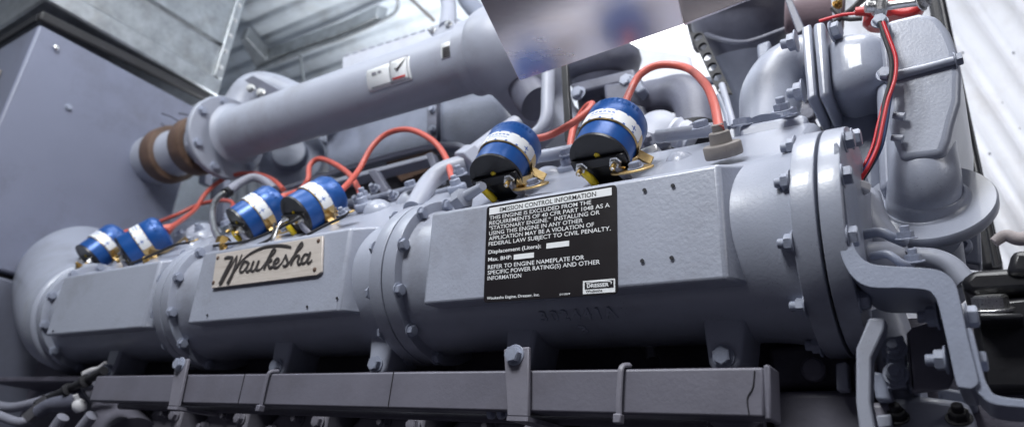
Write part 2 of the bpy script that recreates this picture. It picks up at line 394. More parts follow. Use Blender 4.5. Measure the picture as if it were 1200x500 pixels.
# second end plate
t = thing('end_plate', (-.17, AC.y, AC.z-RF), 'round grey end plate bolted to the near manifold flange beside the bent bracket', 'flange')
MB().lathe((-.188, AC.y, AC.z), (1, 0, 0), [(0, 0), (RF, 0), (RF+.001, .001), (RF+.001, .030), (RF, .031), (0, .031)], 72).build('disc', 'cast', t, smooth=50, bevel=.003)
for ang in [-50, -18, 14, 46, 76, -82]:
    pos = ring(ang, RB+.012); pos.x = -.157; bolt(t, pos, (1, 0, 0), .0145, 'hex', 'bolt')
# far elbow
t = thing('manifold_elbow', (-2.75, AC.y, AC.z-RF), 'fat grey cast elbow curving back from the far end of the manifold', 'elbow')
pts = [V((-2.62, AC.y, AC.z)), V((-2.72, AC.y, AC.z+.01)), P(84, 330, 1.3), P(104, 300, 1.48), P(145, 290, 1.68), P(195, 292, 1.88), P(245, 298, 2.05)]
MB().tube(pts, [RB+.012, RB+.025, RB+.045, RB+.06, RB+.06, RB+.03, RB+.02], 48, 8).build('bend', 'cast', t)
MB().lathe((-2.655, AC.y, AC.z), (1, 0, 0), [(RB-.02, 0), (RF+.012, 0), (RF+.012, .05), (RB-.02, .05)], 64, caps=False).build('flange', 'cast', t, bevel=.012)

# ------------------------------------------------------------------ name plate and emission label
t = thing('name_plate', P(310, 330, .997), 'beige metal name plate with black script lettering riveted on the middle pad', 'name plate')
cor = [(253.5, 297.5), (378, 276), (376.5, 318), (371, 322), (247.7, 337.5)]
b = MB(); q = [P(a, c, .9925) for a, c in cor]; b.prism(q, V((0, .006, 0))); b.build('plate', 'plate', t, bevel=.0012)
def cp(a, c, Y=.9905): return P(240+a/6.248, 265+c/6.248, Y)
strokes = [([(142, 234), (165, 226), (205, 226)], [5, 8, 6]), ([(205, 224), (178, 280), (140, 355), (108, 424)], [9, 11, 13, 14]),
    ([(118, 424), (170, 330), (236, 212)], [5, 4, 4]), ([(236, 212), (222, 290), (195, 360), (165, 418)], [4, 9, 12, 13]),
    ([(172, 418), (205, 345), (240, 280), (272, 204)], [7, 6, 5, 4]),
    ([(215, 330), (265, 258), (330, 200), (430, 153), (530, 139), (590, 143), (632, 153)], [4, 5, 6, 7, 7, 7, 5]),
    ([(318, 264), (292, 256), (266, 290), (256, 326), (276, 331), (304, 298), (320, 262)], [6, 6, 8, 7, 5, 5, 6]), ([(322, 260), (303, 312), (312, 330), (338, 306)], [8, 8, 6, 4]),
    ([(338, 306), (358, 252), (340, 300), (343, 324), (364, 316), (394, 250)], [4, 7, 9, 7, 5, 6]), ([(396, 248), (378, 300), (384, 320), (406, 312), (425, 290)], [8, 9, 6, 4, 4]),
    ([(420, 298), (462, 240), (505, 196), (516, 174), (502, 166), (474, 215), (430, 312)], [4, 4, 5, 6, 7, 9, 9]), ([(446, 275), (476, 240), (488, 250), (462, 266), (474, 300), (500, 292)], [5, 7, 6, 5, 9, 5]),
    ([(500, 280), (532, 262), (542, 242), (527, 234), (506, 262), (506, 294), (530, 298), (556, 272)], [4, 5, 6, 6, 8, 8, 6, 4]),
    ([(556, 276), (585, 225), (592, 210), (598, 235), (606, 265), (590, 290), (570, 286)], [4, 5, 6, 8, 9, 7, 5]),
    ([(608, 276), (655, 205), (708, 150), (716, 130), (704, 122), (674, 170), (628, 280)], [4, 4, 5, 6, 7, 9, 9]), ([(640, 250), (672, 214), (690, 220), (680, 255), (688, 276), (710, 262)], [4, 6, 8, 8, 7, 4]),
    ([(760, 208), (732, 204), (710, 238), (712, 268), (736, 260), (758, 222)], [6, 6, 8, 7, 5, 5]), ([(772, 186), (752, 250), (760, 268), (786, 244)], [7, 8, 6, 4])]
b = MB()
for pts, ws in strokes:
    q = [cp(*p) for p in pts]; b.tube(q, [W((w*1.35+1.6)/6.248, q[0]) for w in ws], 8, 6, flat=.22, fdir=(0, 1, 0))
b.build('script_lettering', 'script', t, smooth=60)
for a, c in [(97, 232), (833, 106), (805, 316), (64, 412)]: bolt(t, cp(a, c, .9925), (0, -1, 0), .0055, 'rivet', 'band', 'rivet')

t = thing('emission_label', P(645, 350, .998), 'black emission control information label with white lettering on the nearest pad', 'label')
tl, tr, br, bl = [P(a, c, .9975) for a, c in [(570.5, 242.0), (722.3, 216.0), (723.8, 343.8), (566.6, 354.2)]]
def lp(u, v, d=0):
    p = (tl*(1-u)+tr*u)*(1-v)+(bl*(1-u)+br*u)*v; return V((p.x, p.y-d, p.z))
def rr(u0, v0, u1, v1, d, th, r=.0):
    if not r: q = [lp(u0, v0, d), lp(u1, v0, d), lp(u1, v1, d), lp(u0, v1, d)]
    else:
        q = []
        for (cu_, cv, a0) in [(u1-r, v0+r*1.4, -90), (u1-r, v1-r*1.4, 0), (u0+r, v1-r*1.4, 90), (u0+r, v0+r*1.4, 180)]:
            for k in range(5):
                a = math.radians(a0+k*22.5); q.append(lp(cu_+r*math.cos(a), cv+r*1.4*math.sin(a), d))
    return MB().prism(q, V((0, th, 0)))
rr(0, 0, 1, 1, .0, .002, .025).build('label_sheet', 'labelb', t)
rr(.025, .022, .968, .098, .0006, .0005).build('header_strip', 'labelw', t)
LW = (tr-tl).length; LH = (bl-tl).length
def line(txt, u, v, size, mat, bold=.012, fit=None, d=.0011, name='lettering'):   # size = cap height as share of label height
    vs, fs = text_mb(txt, 1.0, bold, .0)
    w = max(q.x for q in vs)-min(q.x for q in vs); x0 = min(q.x for q in vs)
    capy = max(q.y for q in text_mb('H', 1.0, bold)[0])
    sx = (fit-u)/w
    return [lp(u+(q.x-x0)*sx, v-q.y/capy*size, d) for q in vs], fs
hd = MB().add(*line('EMISSION CONTROL INFORMATION', .115, .083, .045, 'labelb', .006, .86)); hd.build('header_lettering', 'labelb', t)
b = MB()
LN = [('THIS ENGINE IS EXCLUDED FROM THE', .155, .825), ('REQUIREMENTS OF 40 CFR PART 1048 AS A', .210, .955), ('"STATIONARY ENGINE."  INSTALLING OR', .265, .885),
      ('USING THIS ENGINE IN ANY OTHER', .320, .765), ('APPLICATION MAY BE A VIOLATION OF', .375, .845), ('FEDERAL LAW SUBJECT TO CIVIL PENALTY.', .432, .96)]
for s_, v_, e_ in LN: b.add(*line(s_, .03, v_, .040, 0, .008, e_))
b.add(*line('Displacement (Liters):', .03, .515, .038, 0, .016, .455)); b.add(*line('Max. BHP:', .03, .592, .038, 0, .016, .225))
for s_, v_, e_ in [('REFER TO ENGINE NAMEPLATE FOR', .672, .775), ('SPECIFIC POWER RATING(S) AND OTHER', .728, .885), ('INFORMATION', .785, .305)]: b.add(*line(s_, .03, v_, .040, 0, .008, e_))
b.add(*line('Waukesha Engine, Dresser, Inc.', .03, .975, .027, 0, .014, .45))
b.build('lettering', 'labelw', t)
MB().add(*line('D10009', .60, .982, .016, 0, .01, .675)).build('form_number', 'labelw', t)
rr(.495, .478, .665, .53, .0006, .0005).build('blank_field', 'labelw', t)
rr(.24, .552, .40, .603, .0006, .0005).build('blank_field', 'labelw', t)
lg = rr(.765, .868, .985, .985, .0006, .0005).build('logo_box', 'labelw', t)
rr(.778, .880, .975, .945, .0010, .0003).build('logo_ground', 'labelb', t)
b = MB().add(*line('DRESSER', .795, .932, .032, 0, .03, .945, .0015))
b.tube([lp(.79, .893, .0016), lp(.87, .884, .0016), lp(.955, .892, .0016), (lp(.96, .915, .0016))], .0009, 6, 5, flat=.3, fdir=(0, 1, 0)); b.build('logo_lettering', 'labelw', t)
MB().add(*line('Waukesha', .785, .973, .020, 0, .015, .90, .0015)).build('logo_caption', 'labelb', t)

# ------------------------------------------------------------------ sloping cylinder head deck behind the coils
DN = V((0, -.66, .75)).normalized()
def deckz(Y): return .548+(Y-1.04)*.86
t = thing('cylinder_head_deck', (-1.4, 1.2, .5), 'lumpy sloping grey cylinder head casting behind the manifold pads carrying coils and plugs', 'engine casting')
for i, (a, c) in enumerate([(-2.62, -1.90), (-1.86, -1.06), (-1.03, -.235)]):
    b = MB().prism([V((a, 1.06, .54)), V((a, 1.10, .57)), V((a, 1.30, .74)), V((a, 1.42, .76)), V((a, 1.5, .70)), V((a, 1.5, .45)), V((a, 1.15, .45))], V((c-a, 0, 0)))
    b.build('head_casting', 'cast', t, bevel=.02, seg=3)
    for k in range(5):
        X = a+.08+k*(c-a-.14)/4
        Y = 1.26+.03*random.random()
        bolt(t, V((X, Y, deckz(Y)+.016)), DN, .016, 'hex' if k % 2 else 'nut', 'bolt')
# lumps, ribs and rounded humps on the casting
for px, py, Y, r in [(795, 176, 1.22, 13), (760, 178, 1.3, 12), (905, 182, 1.30, 10), (480, 222, 1.3, 14), (640, 196, 1.3, 17), (232, 262, 1.35, 16), (222, 275, 1.25, 12), (440, 232, 1.25, 12)]:
    p = P(px, py+8, Y); R_ = W(r, p)
    MB().lathe(p-DN*R_*.6, DN, [(R_*1.5, 0), (R_*1.35, R_*.35), (R_, R_*.75), (R_*.6, R_), (R_*.25, R_*1.1), (0, R_*1.12)], 28).build('casting_hump', 'cast', t)
for (a, c, r) in [((560, 196, 1.32), (720, 168, 1.32), 7), ((770, 160, 1.36), (850, 150, 1.36), 8)]:
    MB().tube([P(*a), P(*c)], W(r, P(*a)), 12, 1).build('rib', 'cast', t)

# ------------------------------------------------------------------ ignition coils
CR, CL = .060, .148
def coil_proto():
    root = thing('ignition_coil', (0, 0, 0), '', 'ignition coil', 'blue ignition coils along the manifold')
    Z = V((0, 0, 1)); h = .004
    MB().lathe((0, 0, 0), Z, [(CR-.006, h), (CR-.001, h+.004), (CR, h+.012), (CR, CL*.55), (CR-.001, CL*.56), (CR+.002, CL*.57), (CR+.0035, CL*.60), (CR+.0035, CL-.022), (CR-.004, CL-.008), (CR-.018, CL), (0, CL)], 48).build('housing', 'blue', root, smooth=30)
    MB().lathe((0, 0, 0), Z, [(CR-.012, 0), (CR+.0006, 0), (CR+.0006, .007), (CR-.012, .007)], 48, caps=False).build('end_rim', 'black', root)
    MB().lathe((0, 0, .0015), Z, [(0, 0), (CR-.003, 0), (CR-.003, .006), (0, .006)], 48).build('end_face', 'black', root)
    MB().lathe((0, 0, CL*.34), Z, [(CR+.001, 0), (CR+.003, .001), (CR+.003, .042), (CR+.001, .043)], 48, caps=False).build('clamp_strap', 'gold', root)
    lb = MB().lathe((0, 0, CL*.36), Z, [(CR+.0032, 0), (CR+.0042, 0), (CR+.0042, .033), (CR+.0032, .033)], 30, -125, 8, caps=False).build('wrap_label', 'labelw', root)
    # printed cross, stripe and tiny lines of the wrap label
    b = MB()
    def onl(a, z, da, dz):
        return b.lathe((0, 0, z), Z, [(CR+.0046, 0), (CR+.0046, dz)], 6, a, a+da, caps=False)
    onl(-125, CL*.36, 133, .004); onl(-125, CL*.36+.030, 133, .0025); b.build('label_stripe', 'lblue', lb)
    b = MB(); onl(-22, CL*.36+.012, 12, .0022); onl(-17, CL*.36+.007, 2.2, .013)
    for k in range(6): onl(-104+k*8, CL*.36+.020, 5.5, .0035)
    onl(-104, CL*.36+.012, 44, .0014)
    b.build('label_print', 'lblue', lb)
    # moulded lettering bumps near the cap end
    b = MB()
    for k in range(9): b.lathe((0, 0, CL*.78), Z, [(CR+.003, 0), (CR+.0038, .0006), (CR+.0038, .009), (CR+.003, .0095)], 3, -100+k*9, -95+k*9, caps=False)
    b.build('moulded_lettering', 'blue', root)
    # terminal bar, studs, connectors
    MB().box((-.058, -.010, -.008), (.058, .012, .010)).build('terminal_bar', 'black', root, bevel=.002)
    MB().lathe((0, -.012, .004), -Z, [(.006, 0), (.006, .004), (.003, .006), (0, .006)], 14).build('yellow_dot', 'yellow', root)
    for sx in (-1, 1):
        p = V((sx*.037, .004, -.008))
        tm = MB().lathe(p, -Z, [(.013, 0), (.013, .003), (.010, .004), (.010, .012), (.005, .012), (.005, .022), (.002, .026), (0, .026)], 6).build('terminal', 'steel', root)
        MB().lathe(p-Z*.013, -Z, [(.0055, 0), (.0055, .010), (0, .011)], 12).build('terminal_tip', 'brass', tm)
        MB().tube([p+V((0, .004, -.006)), p+V((sx*-.002+.008, .022, -.007)), p+V((.014, .042, -.004))], [.006, .0085, .008], 10, 3).build('wire_connector', 'yellow' if sx < 0 else 'hose', root)
        MB().tube([p+V((.014, .042, -.004)), p+V((.018, .055, .004)), p+V((.012, .066, .03))], .0035, 8, 3).build('wire_tail', 'tape', root)
    # bracket leg and foot
    MB().prism([V((.046, .036, CL*.36)), V((.058, .050, CL*.36)), V((.072, .060, CL*.34)), V((.072, .063, CL*.34)), V((.056, .055, CL*.36)), V((.043, .041, CL*.36))], V((0, 0, .026))).build('bracket_leg', 'gold', root, bevel=.001)
    return root
def kids(o): return [c for c in bpy.data.objects if c.parent is o]
def copy_tree(o, parent=None):
    c = o.copy(); C.objects.link(c)
    if parent is not None: c.parent = parent; c.matrix_parent_inverse = o.matrix_parent_inverse.copy()
    for k in kids_of[o]: copy_tree(k, c)
    return c
coils = [('C1', (103, 303), (143, 275), 1.14, 'blue ignition coil half hidden behind its neighbour, farthest along the manifold'),
         ('C2', (146, 297), (197, 268), 1.11, 'dark blue coil over the blank far pad, with an orange boot at its back'),
         ('C3', (280, 265), (328, 234), 1.14, 'blue coil behind the bent steel tube, left of its twin above the name plate'),
         ('C4', (346, 254), (394, 226), 1.12, 'blue coil over the right half of the script name plate, red lead arching away'),
         ('C5', (581, 209), (607, 164), 1.09, 'bright blue coil on gold bracket above the header of the black emission label'),
         ('C6', (702, 188), (727, 139), 1.085, 'nearest and largest blue coil, at the top right corner of the emission label')]
proto = coil_proto(); bpy.context.view_layer.update()
kids_of = {o: kids(o) for o in bpy.data.objects}
coil_at = {}
for i, (nm, F, B, Y, lab) in enumerate(coils):
    f = P(*F, Y); r = ray(*B).normalized()
    # back point on its ray at distance CL
    bb = r.dot(f); disc = bb*bb-f.length_squared+CL*CL
    tt = bb+math.sqrt(max(disc, 0)); e = r*tt; ax = (e-f).normalized()
    print(nm, 'axis', [round(q, 2) for q in ax], 'disc', round(disc, 4))
    x_, y_, z_ = frame(ax)
    o = proto if i == 0 else copy_tree(proto)
    o['label'] = lab; o.location = f*S
    o.rotation_euler = Matrix((x_, y_, z_)).transposed().to_euler()
    coil_at[nm] = (f, ax, x_, y_)
    o2 = thing('coil_bracket', f+y_*.06+x_*.09, 'gold zinc bracket foot with bolt beside the '+['farthest coil', 'coil over the blank far pad', 'coil behind the bent steel tube', 'coil over the script plate end', 'coil above the emission label header', 'nearest coil at the emission label corner'][i], 'bracket', 'gold coil bracket feet')
    fp = [(163, 303), (224, 283), (333, 272), (404, 250), (622, 219), (741, 200)][i]
    base = P(*fp, Y+.015); k_ = 1.0 if i > 3 else .8
    xx = V((1, 0, 0)); yy = DN.cross(xx)
    pts = [base+xx*(.044*k_*math.cos(2*math.pi*k/24))+yy*(.021*k_*math.sin(2*math.pi*k/24)) for k in range(24)]
    MB().prism(pts, DN*.004).build('foot', 'gold', o2, bevel=.001)
    st_ = f+ax*(CL*.45)+x_*(CR*.93)+y_*(CR*.35); en = base-xx*.026+DN*.004
    MB().tube([st_, st_*.6+en*.4+y_*.014+x_*.006, en-xx*.004+DN*.010, en+xx*.012], .010*k_, 10, 6, flat=.16, fdir=(.8, .5, 0)).build('upright', 'gold', o2)
    bolt(o2, base+xx*.008+DN*.004, DN, .0125*k_, 'hex', 'bolt')

# ------------------------------------------------------------------ ignition leads
def lead(label, pts, r=.0090, boot=None, plug=None, mat='red'):
    q = [P(*p) if len(p) == 3 else V(p[1:]) for p in pts]
    t = thing('ignition_lead', q[0], label, 'cable', 'red ignition leads')
    MB().tube(q, r, 14, 8).build('cable', mat, t)
    if boot: 
        d = (q[0]-q[1]).normalized()
        MB().lathe(q[0]-d*.03, d, [(r*1.1, 0), (r*1.9, .02), (r*2.3, .045), (r*2.3, .06), (0, .06)], 20).build('coil_boot', 'orange', t)
    return t, q
def plug_boot(pos, ax, r, label, mat='tan'):
    t = thing('plug_boot', pos, label, 'boot', 'rubber plug boots')
    MB().lathe(pos, ax, [(r, 0), (r*1.03, r*.1), (r*1.03, r*.62), (r*.97, r*.70), (r*.62, r*.74), (r*.60, r*.8), (r*.56, r*1.32), (r*.50, r*1.38), (r*.33, r*1.40), (r*.32, r*1.75), (r*.27, r*1.8), (0, r*1.8)], 36).build('boot_body', mat, t)
    return t
def back(nm, off=0): f, ax, x_, y_ = coil_at[nm]; return f+ax*(CL+off)
def lp6(nm, pts, label, **k):
    b_ = back(nm, -.005); ax = coil_at[nm][1]; q0 = [('w', *b_), ('w', *(b_+ax*.03))] if k.pop('axial', True) else [('w', *b_)]
    return lead(label, q0+pts, **k)
lp6('C6', [(738, 108, 1.25), (752, 86, 1.28), (775, 76, 1.3), (805, 80, 1.3), (826, 98, 1.22), (837, 122, 1.15), (843, 152, 1.08)], 'red lead arching from the nearest coil over to the stepped grey boot', axial=False)
plug_boot(P(849, 183, 1.115), V((-.02, -.60, .80)), W(21.5, P(849, 180, 1.115)), 'stepped taupe rubber plug boot, large, standing right of the nearest coil')
lp6('C5', [(640, 160, 1.24), (668, 146, 1.27), (688, 131, 1.3), (694, 122, 1.33), (686, 127, 1.37), (674, 146, 1.38), (669, 165, 1.36), (668, 186, 1.34)], 'short red lead that loops up between the two large coils and drops behind the nearest', axial=False)
plug_boot(P(668, 202, 1.3), DN, W(13, P(668, 200, 1.3)), 'small grey plug boot tucked behind the left side of the nearest coil', 'bolt')
lp6('C4', [(420, 200, 1.33), (436, 172, 1.36), (455, 156, 1.38), (480, 152, 1.38), (506, 164, 1.36), (522, 184, 1.34), (530, 210, 1.30)], 'long red lead arching from the coil above the script plate to a plug mid engine', boot=True)
plug_boot(P(537, 224, 1.27), DN, W(11, P(537, 224, 1.27)), 'small grey plug boot at the foot of the long arching lead', 'bolt')
lp6('C3', [(352, 222, 1.4), (361, 210, 1.42), (363, 194, 1.44), (374, 186, 1.45), (390, 191, 1.43), (408, 203, 1.38), (419, 219, 1.34), (424, 234, 1.3)], 'red lead making a small square arch behind the blue coil over the script plate', boot=True, r=.0092)
plug_boot(P(428, 245, 1.26), DN, W(11, P(428, 245, 1.26)), 'small grey plug boot right of the coil over the script plate', 'bolt')
lp6('C2', [(228, 246, 1.45), (240, 228, 1.5), (258, 212, 1.55), (280, 204, 1.58), (302, 204, 1.57), (320, 211, 1.52), (332, 222, 1.46)], 'red lead sweeping from the orange boot up over the bent steel tube', boot=True, r=.0098)
lp6('C1', [(180, 262, 1.42), (206, 252, 1.45), (232, 240, 1.5), (255, 235, 1.5), (270, 236, 1.48), (273, 242, 1.45), (266, 254, 1.4)], 'thin dark red lead running low behind the farthest coils to the bent steel tube', r=.008)
for px, py, Y, lab in [(268, 262, 1.35, 'small grey plug boot at the end of the low dark red lead')]:
    plug_boot(P(px, py, Y), DN, W(7, P(px, py, Y)), lab, 'bolt')

# braided tube over coil 3
t = thing('braided_tube', P(252, 280, 1.2), 'bent silvery steel tube with braided sleeve hooping over a blue coil', 'hose')
q = [P(258, 282, 1.12), P(251, 268, 1.15), P(249, 250, 1.2), P(252, 236, 1.26), P(260, 228, 1.3), P(268, 224, 1.32)]
MB().tube(q, .0105, 14, 6).build('bare_tube', 'steel', t)
q2 = [P(268, 224, 1.32), P(280, 215, 1.36), P(296, 208, 1.4), (P(310, 212, 1.42)), P(322, 222, 1.42)]
MB().tube(q2, .016, 16, 6).build('braided_sleeve', 'hose', t)
MB().lathe(P(264, 227, 1.31), P(276, 219, 1.35)-P(264, 227, 1.31), [(.015, 0), (.02, .002), (.02, .022), (.015, .024)], 16).build('ferrule', 'black', t)
MB().lathe(P(259, 290, 1.11), V((0, .1, 1)), [(.016, 0), (.02, .004), (.02, .03), (.014, .034)], 6).build('brass_nut', 'brass', t)

# small grey pipe with union nut
t = thing('bent_coolant_pipe', P(485, 245, 1.2), 'pale grey bent pipe with a hex union rising beside the long red lead', 'pipe')
q = [P(484, 246, 1.22), P(492, 232, 1.25), P(503, 214, 1.3), P(520, 200, 1.33), P(545, 192, 1.36)]
MB().tube(q, .027, 22, 7).build('pipe_run', 'pipe', t)
d = P(575, 170, 1.42)-P(545, 192, 1.36)
MB().lathe(P(543, 193, 1.355), d, [(.03, 0), (.043, .004), (.043, .05), (.03, .054)], 6).build('union_nut', 'pipe', t, bevel=.003)
MB().lathe(P(552, 185, 1.37), d, [(.03, 0), (.032, .10), (.028, .2)], 20).build('pipe_stub', 'pipe', t)
# diagonal fitting by coil 5
t = thing('hose_fitting', P(545, 238, 1.08), 'small pale hex fitting pointing at the left terminal of the emission label coil', 'fitting')
MB().tube([P(540, 234, 1.09), P(556, 224, 1.075), P(566, 218, 1.06)], [.014, .011, .009], 12, 3).build('stem', 'pipe', t)
MB().lathe(P(535, 238, 1.09), P(556, 224, 1.075)-P(535, 238, 1.09), [(.018, 0), (.024, .004), (.024, .03), (.016, .034)], 6).build('hex_nut', 'pipe', t)

# small control wires lying on the pads
t = thing('control_wiring', P(320, 275, 1.08), 'thin dark and silver control wires lying behind the script name plate', 'wire bundle')
for q in [[(250, 288, 1.08), (290, 282, 1.07), (325, 268, 1.08), (352, 255, 1.1)], [(300, 288, 1.05), (318, 278, 1.06), (322, 262, 1.08)], [(360, 275, 1.06), (385, 262, 1.07), (402, 254, 1.08), (408, 248, 1.09)], [(150, 310, 1.06), (175, 300, 1.06), (205, 287, 1.07), (222, 284, 1.08)]]:
    MB().tube([P(*p) for p in q], .004, 8, 5).build('wire', 'rubber', t)
MB().tube([P(316, 288, 1.05), P(322, 276, 1.055), P(328, 262, 1.07), P(338, 256, 1.08)], .004, 8, 5).build('wire', 'steel', t)
for px, py in [(402, 250), (262, 291), (93, 312), (172, 306)]: 
    bolt(t, P(px, py, 1.07), (0, -.8, .6), .010, 'nut', 'brass' if px < 300 else 'bolt', 'terminal')

# ------------------------------------------------------------------ long upper pipe along X
YA = 1.5; pA = P(288, 153, YA); pB = P(560, 68, YA); ZA = (pA.z+pB.z)/2
print('pipe z', pA.z, pB.z, 'x', pA.x, pB.x)
RP = .110
t = thing('coolant_header_pipe', (-2.2, YA, ZA-RP), 'long smooth grey header pipe with warning sticker running above the coils', 'pipe')
x0 = pA.x-.06; x1 = P(566, 60, YA).x
MB().lathe((x0, YA, ZA), (1, 0, 0), [(RP+.022, 0), (RP+.006, .012), (RP, .03), (RP, x1-x0-.045), (RP+.016, x1-x0-.035), (RP+.016, x1-x0+.02), (RP+.026, x1-x0+.025), (RP+.026, x1-x0+.06)], 64).build('pipe_run', 'pipe', t, smooth=40)
# elbow end bending down behind the metal sheet
e0 = V((x1+.03, YA, ZA))
MB().tube([e0, e0+V((.05, 0, -.003)), P(602, 62, 1.54), P(618, 90, 1.6), P(636, 125, 1.68), P(660, 165, 1.74)], [RP+.028, RP+.04, .145, .13, .10, .08], 44, 8).build('end_bend', 'pipe', t)
# flange left
fx = P(266, 152, YA).x
MB().prism([V((fx, YA+.185*math.cos(math.radians(a)), ZA-.005+.185*math.sin(math.radians(a)))) for a in range(0, 360, 15)], V((.03, 0, 0))).build('flange', 'pipe', t, bevel=.006)
for a in (35, 75, 115, 160, 215, 260, 330):
    bolt(t, V((fx+.03, YA+.155*math.cos(math.radians(a)), ZA-.005+.155*math.sin(math.radians(a)))), (1, 0, 0), .017, 'hex', 'bolt')
MB().tube([V((fx-.04, YA+.05, ZA+.02)), V((fx-.05, YA+.06, ZA+.18)), V((fx-.01, YA+.08, ZA+.29)), V((fx+.1, YA+.14, ZA+.29)), V((fx+.4, YA+.24, ZA+.14))], [.08, .08, .08, .07, .06], 26, 6).build('loop_bend', 'pipe', t)
slabpx(MB(), [(286, 94), (296, 88), (332, 108), (318, 116)], 1.46, .03).build('clamp_plate', 'backd', t, bevel=.004)
for px, py in [(294, 104), (306, 109)]: bolt(t, P(px, py, 1.45), (.4, -.9, 0), .016, 'hex', 'steel')
# sticker on pipe (curved patches)
def on_pipe(px, py):
    # intersection of the ray with the pipe's surface
    r = ray(px, py); a = r.y**2+r.z**2; b_ = -2*(r.y*YA+r.z*ZA); c_ = YA**2+ZA**2-(RP+.0015)**2
    s_ = (-b_-math.sqrt(max(b_*b_-4*a*c_, 0)))/(2*a); p = r*s_
    return p.x, math.degrees(math.atan2(p.z-ZA, p.y-YA)) % 360
def patch(px0, py0, px1, py1, px2, py2, off, mat, name, par):   # left-top, right-top, left-bottom on the pipe
    xa, a0 = on_pipe(px0, py0); xb, _ = on_pipe(px1, py1); _, a1 = on_pipe(px2, py2)
    R_ = RP+off; vs, fs = [], []
    for j in range(9):
        a = math.radians(a0+(a1-a0)*j/8)
        for X in (xa, xb): vs.append(V((X, YA+R_*math.cos(a), ZA+R_*math.sin(a))))
    for j in range(8): fs.append((2*j, 2*j+1, 2*j+3, 2*j+2))
    o_ = MB().add(vs, fs).build(name, mat, par); o_.modifiers.new('s', 'SOLIDIFY').thickness = .0003
    return o_
st = patch(430, 83, 480, 66, 433, 109, .0015, 'labelw', 'warning_sticker', t)
patch(457, 72, 478, 65, 459, 99, .0024, 'rail', 'sticker_divider', st); patch(458, 73, 477, 66.5, 460, 98, .003, 'labelw', 'sticker_picture_field', st)
patch(460, 92, 475, 88, 461, 94, .0040, 'lred', 'sticker_red_bar', st)
patch(436, 86, 441, 84, 437, 88.5, .004, 'rail', 'sticker_print', st); patch(443, 84, 447, 82, 443, 86, .004, 'rail', 'sticker_print', st)
patch(436, 103, 476, 91, 436, 104.5, .004, 'rail', 'sticker_print', st)
b = MB()
for pts, w in [([(476, 68), (470, 76), (464, 82)], [1.0, 2.6, 1.2]), ([(470, 76), (466, 82), (463, 80)], [1.5, 1.5, .8])]:
    q = []
    for p in pts: xx, aa = on_pipe(*p); aa = math.radians(aa); q.append(V((xx, YA+(RP+.005)*math.cos(aa), ZA+(RP+.005)*math.sin(aa))))
    b.tube(q, [W(a_*.7, q[0]) for a_ in w], 8, 4, flat=.4, fdir=(0, 1, -.5))
b.build('sticker_figure', 'script', st)
s2 = patch(517, 52, 533, 46, 518, 70, .0015, 'labelw', 'small_sticker', t)
for k in range(5): patch(518.5, 56.5+k*2.6, 532, 51+k*2.6, 518.5, 58.3+k*2.6, .003, 'script', 'sticker_text_line', s2)
p = on_pipe(549, 40); MB().lathe(V((p[0], YA+(RP+.0)*math.cos(math.radians(p[1])), ZA+(RP)*math.sin(math.radians(p[1])))), V((0, math.cos(math.radians(p[1])), math.sin(math.radians(p[1])))), [(.007, 0), (.007, .004), (0, .004)], 4).build('drain_plug', 'dark', t)

# coupling with brown bands
t = thing('banded_coupling', (-3.1, YA, ZA-RP), 'flexible pipe coupling with two wide brown bands entering the grey cabinet', 'coupling')
xs = -3.28
xe = fx
MB().lathe((xs, YA, ZA), (1, 0, 0), [(.118, 0), (.118, .20), (.10, .23), (.10, xe-xs-.12), (.105, xe-xs-.06), (.10, xe-xs)], 56).build('sleeve', 'pipe', t)
for px in (181, 211):
    X = P(px, 172, YA-.08).x
    MB().lathe((X-.04, YA, ZA), (1, 0, 0), [(.105, 0), (.131, .006), (.133, .012), (.133, .078), (.131, .084), (.105, .09)], 56, caps=False).build('brown_band', 'band', t)
for px in (232,): 
    X = P(px, 165, YA-.08).x
    for dx in (-.05, .05): MB().lathe((X+dx-.016, YA, ZA), (1, 0, 0), [(.09, 0), (.112, .004), (.112, .028), (.09, .032)], 56, caps=False).build('clamp_ring', 'pipe', t)
    for a in (215, 160, 250):
        MB().lathe(V((X-.03, YA+.115*math.cos(math.radians(a)), ZA+.115*math.sin(math.radians(a)))), (1, 0, 0), [(.018, 0), (.024, .006), (.024, .05), (.016, .06)], 14).build('clamp_lug', 'pipe', t, bevel=.002)
for pts in ([(162, 154), (172, 152), (184, 156)], [(190, 133), (201, 137), (213, 144)], [(189, 145), (195, 149), (202, 151)], [(210, 133), (222, 135), (232, 140)]):
    MB().tube([P(a, c, YA-.05) for a, c in pts], .0045, 6, 3).build('band_tail', 'backd', t)

# ------------------------------------------------------------------ white finned box behind the pipe
t = thing('white_filter_box', P(480, 70, 1.85), 'white box with serrated top edge behind the header pipe', 'box')
slabpx(MB(), [(401, 66), (540, 22), (570, 60), (560, 90), (398, 130)], 1.85, .4).build('box_body', 'wbox', t, bevel=.008)
b = MB()
for k in range(14):
    a = k/14; p = P(402+a*138, 66-a*44, 1.845); p2 = P(402+(a+.05)*138, 66-(a+.05)*44, 1.845)
    b.prism([p, p2, p2+V((0, 0, .007)), p+V((0, 0, .007))], V((0, .4, 0)))
b.build('serrated_rim', 'wbox', t, bevel=.003)
slabpx(MB(), [(403, 82), (545, 36), (545, 38), (403, 84)], 1.84, .02).build('lid_seam', 'rail', t)
t = thing('vent_riser', P(528, 30, 1.7), 'short pale riser pipe with a two bolt flange above the header pipe', 'pipe')
tubepx(MB(), [(522, -20, 1.62, 9), (526, 10, 1.6, 9), (524, 34, 1.55, 10)], 22, 4).build('riser', 'pipe', t)
slabpx(MB(), [(499, 34), (527, 22), (541, 36), (512, 50)], 1.53, .03).build('flange', 'pipe', t, bevel=.006)
for px, py in [(507, 36), (526, 29)]: bolt(t, P(px, py, 1.53), (0, -1, .3), .013, 'hex', 'steel')
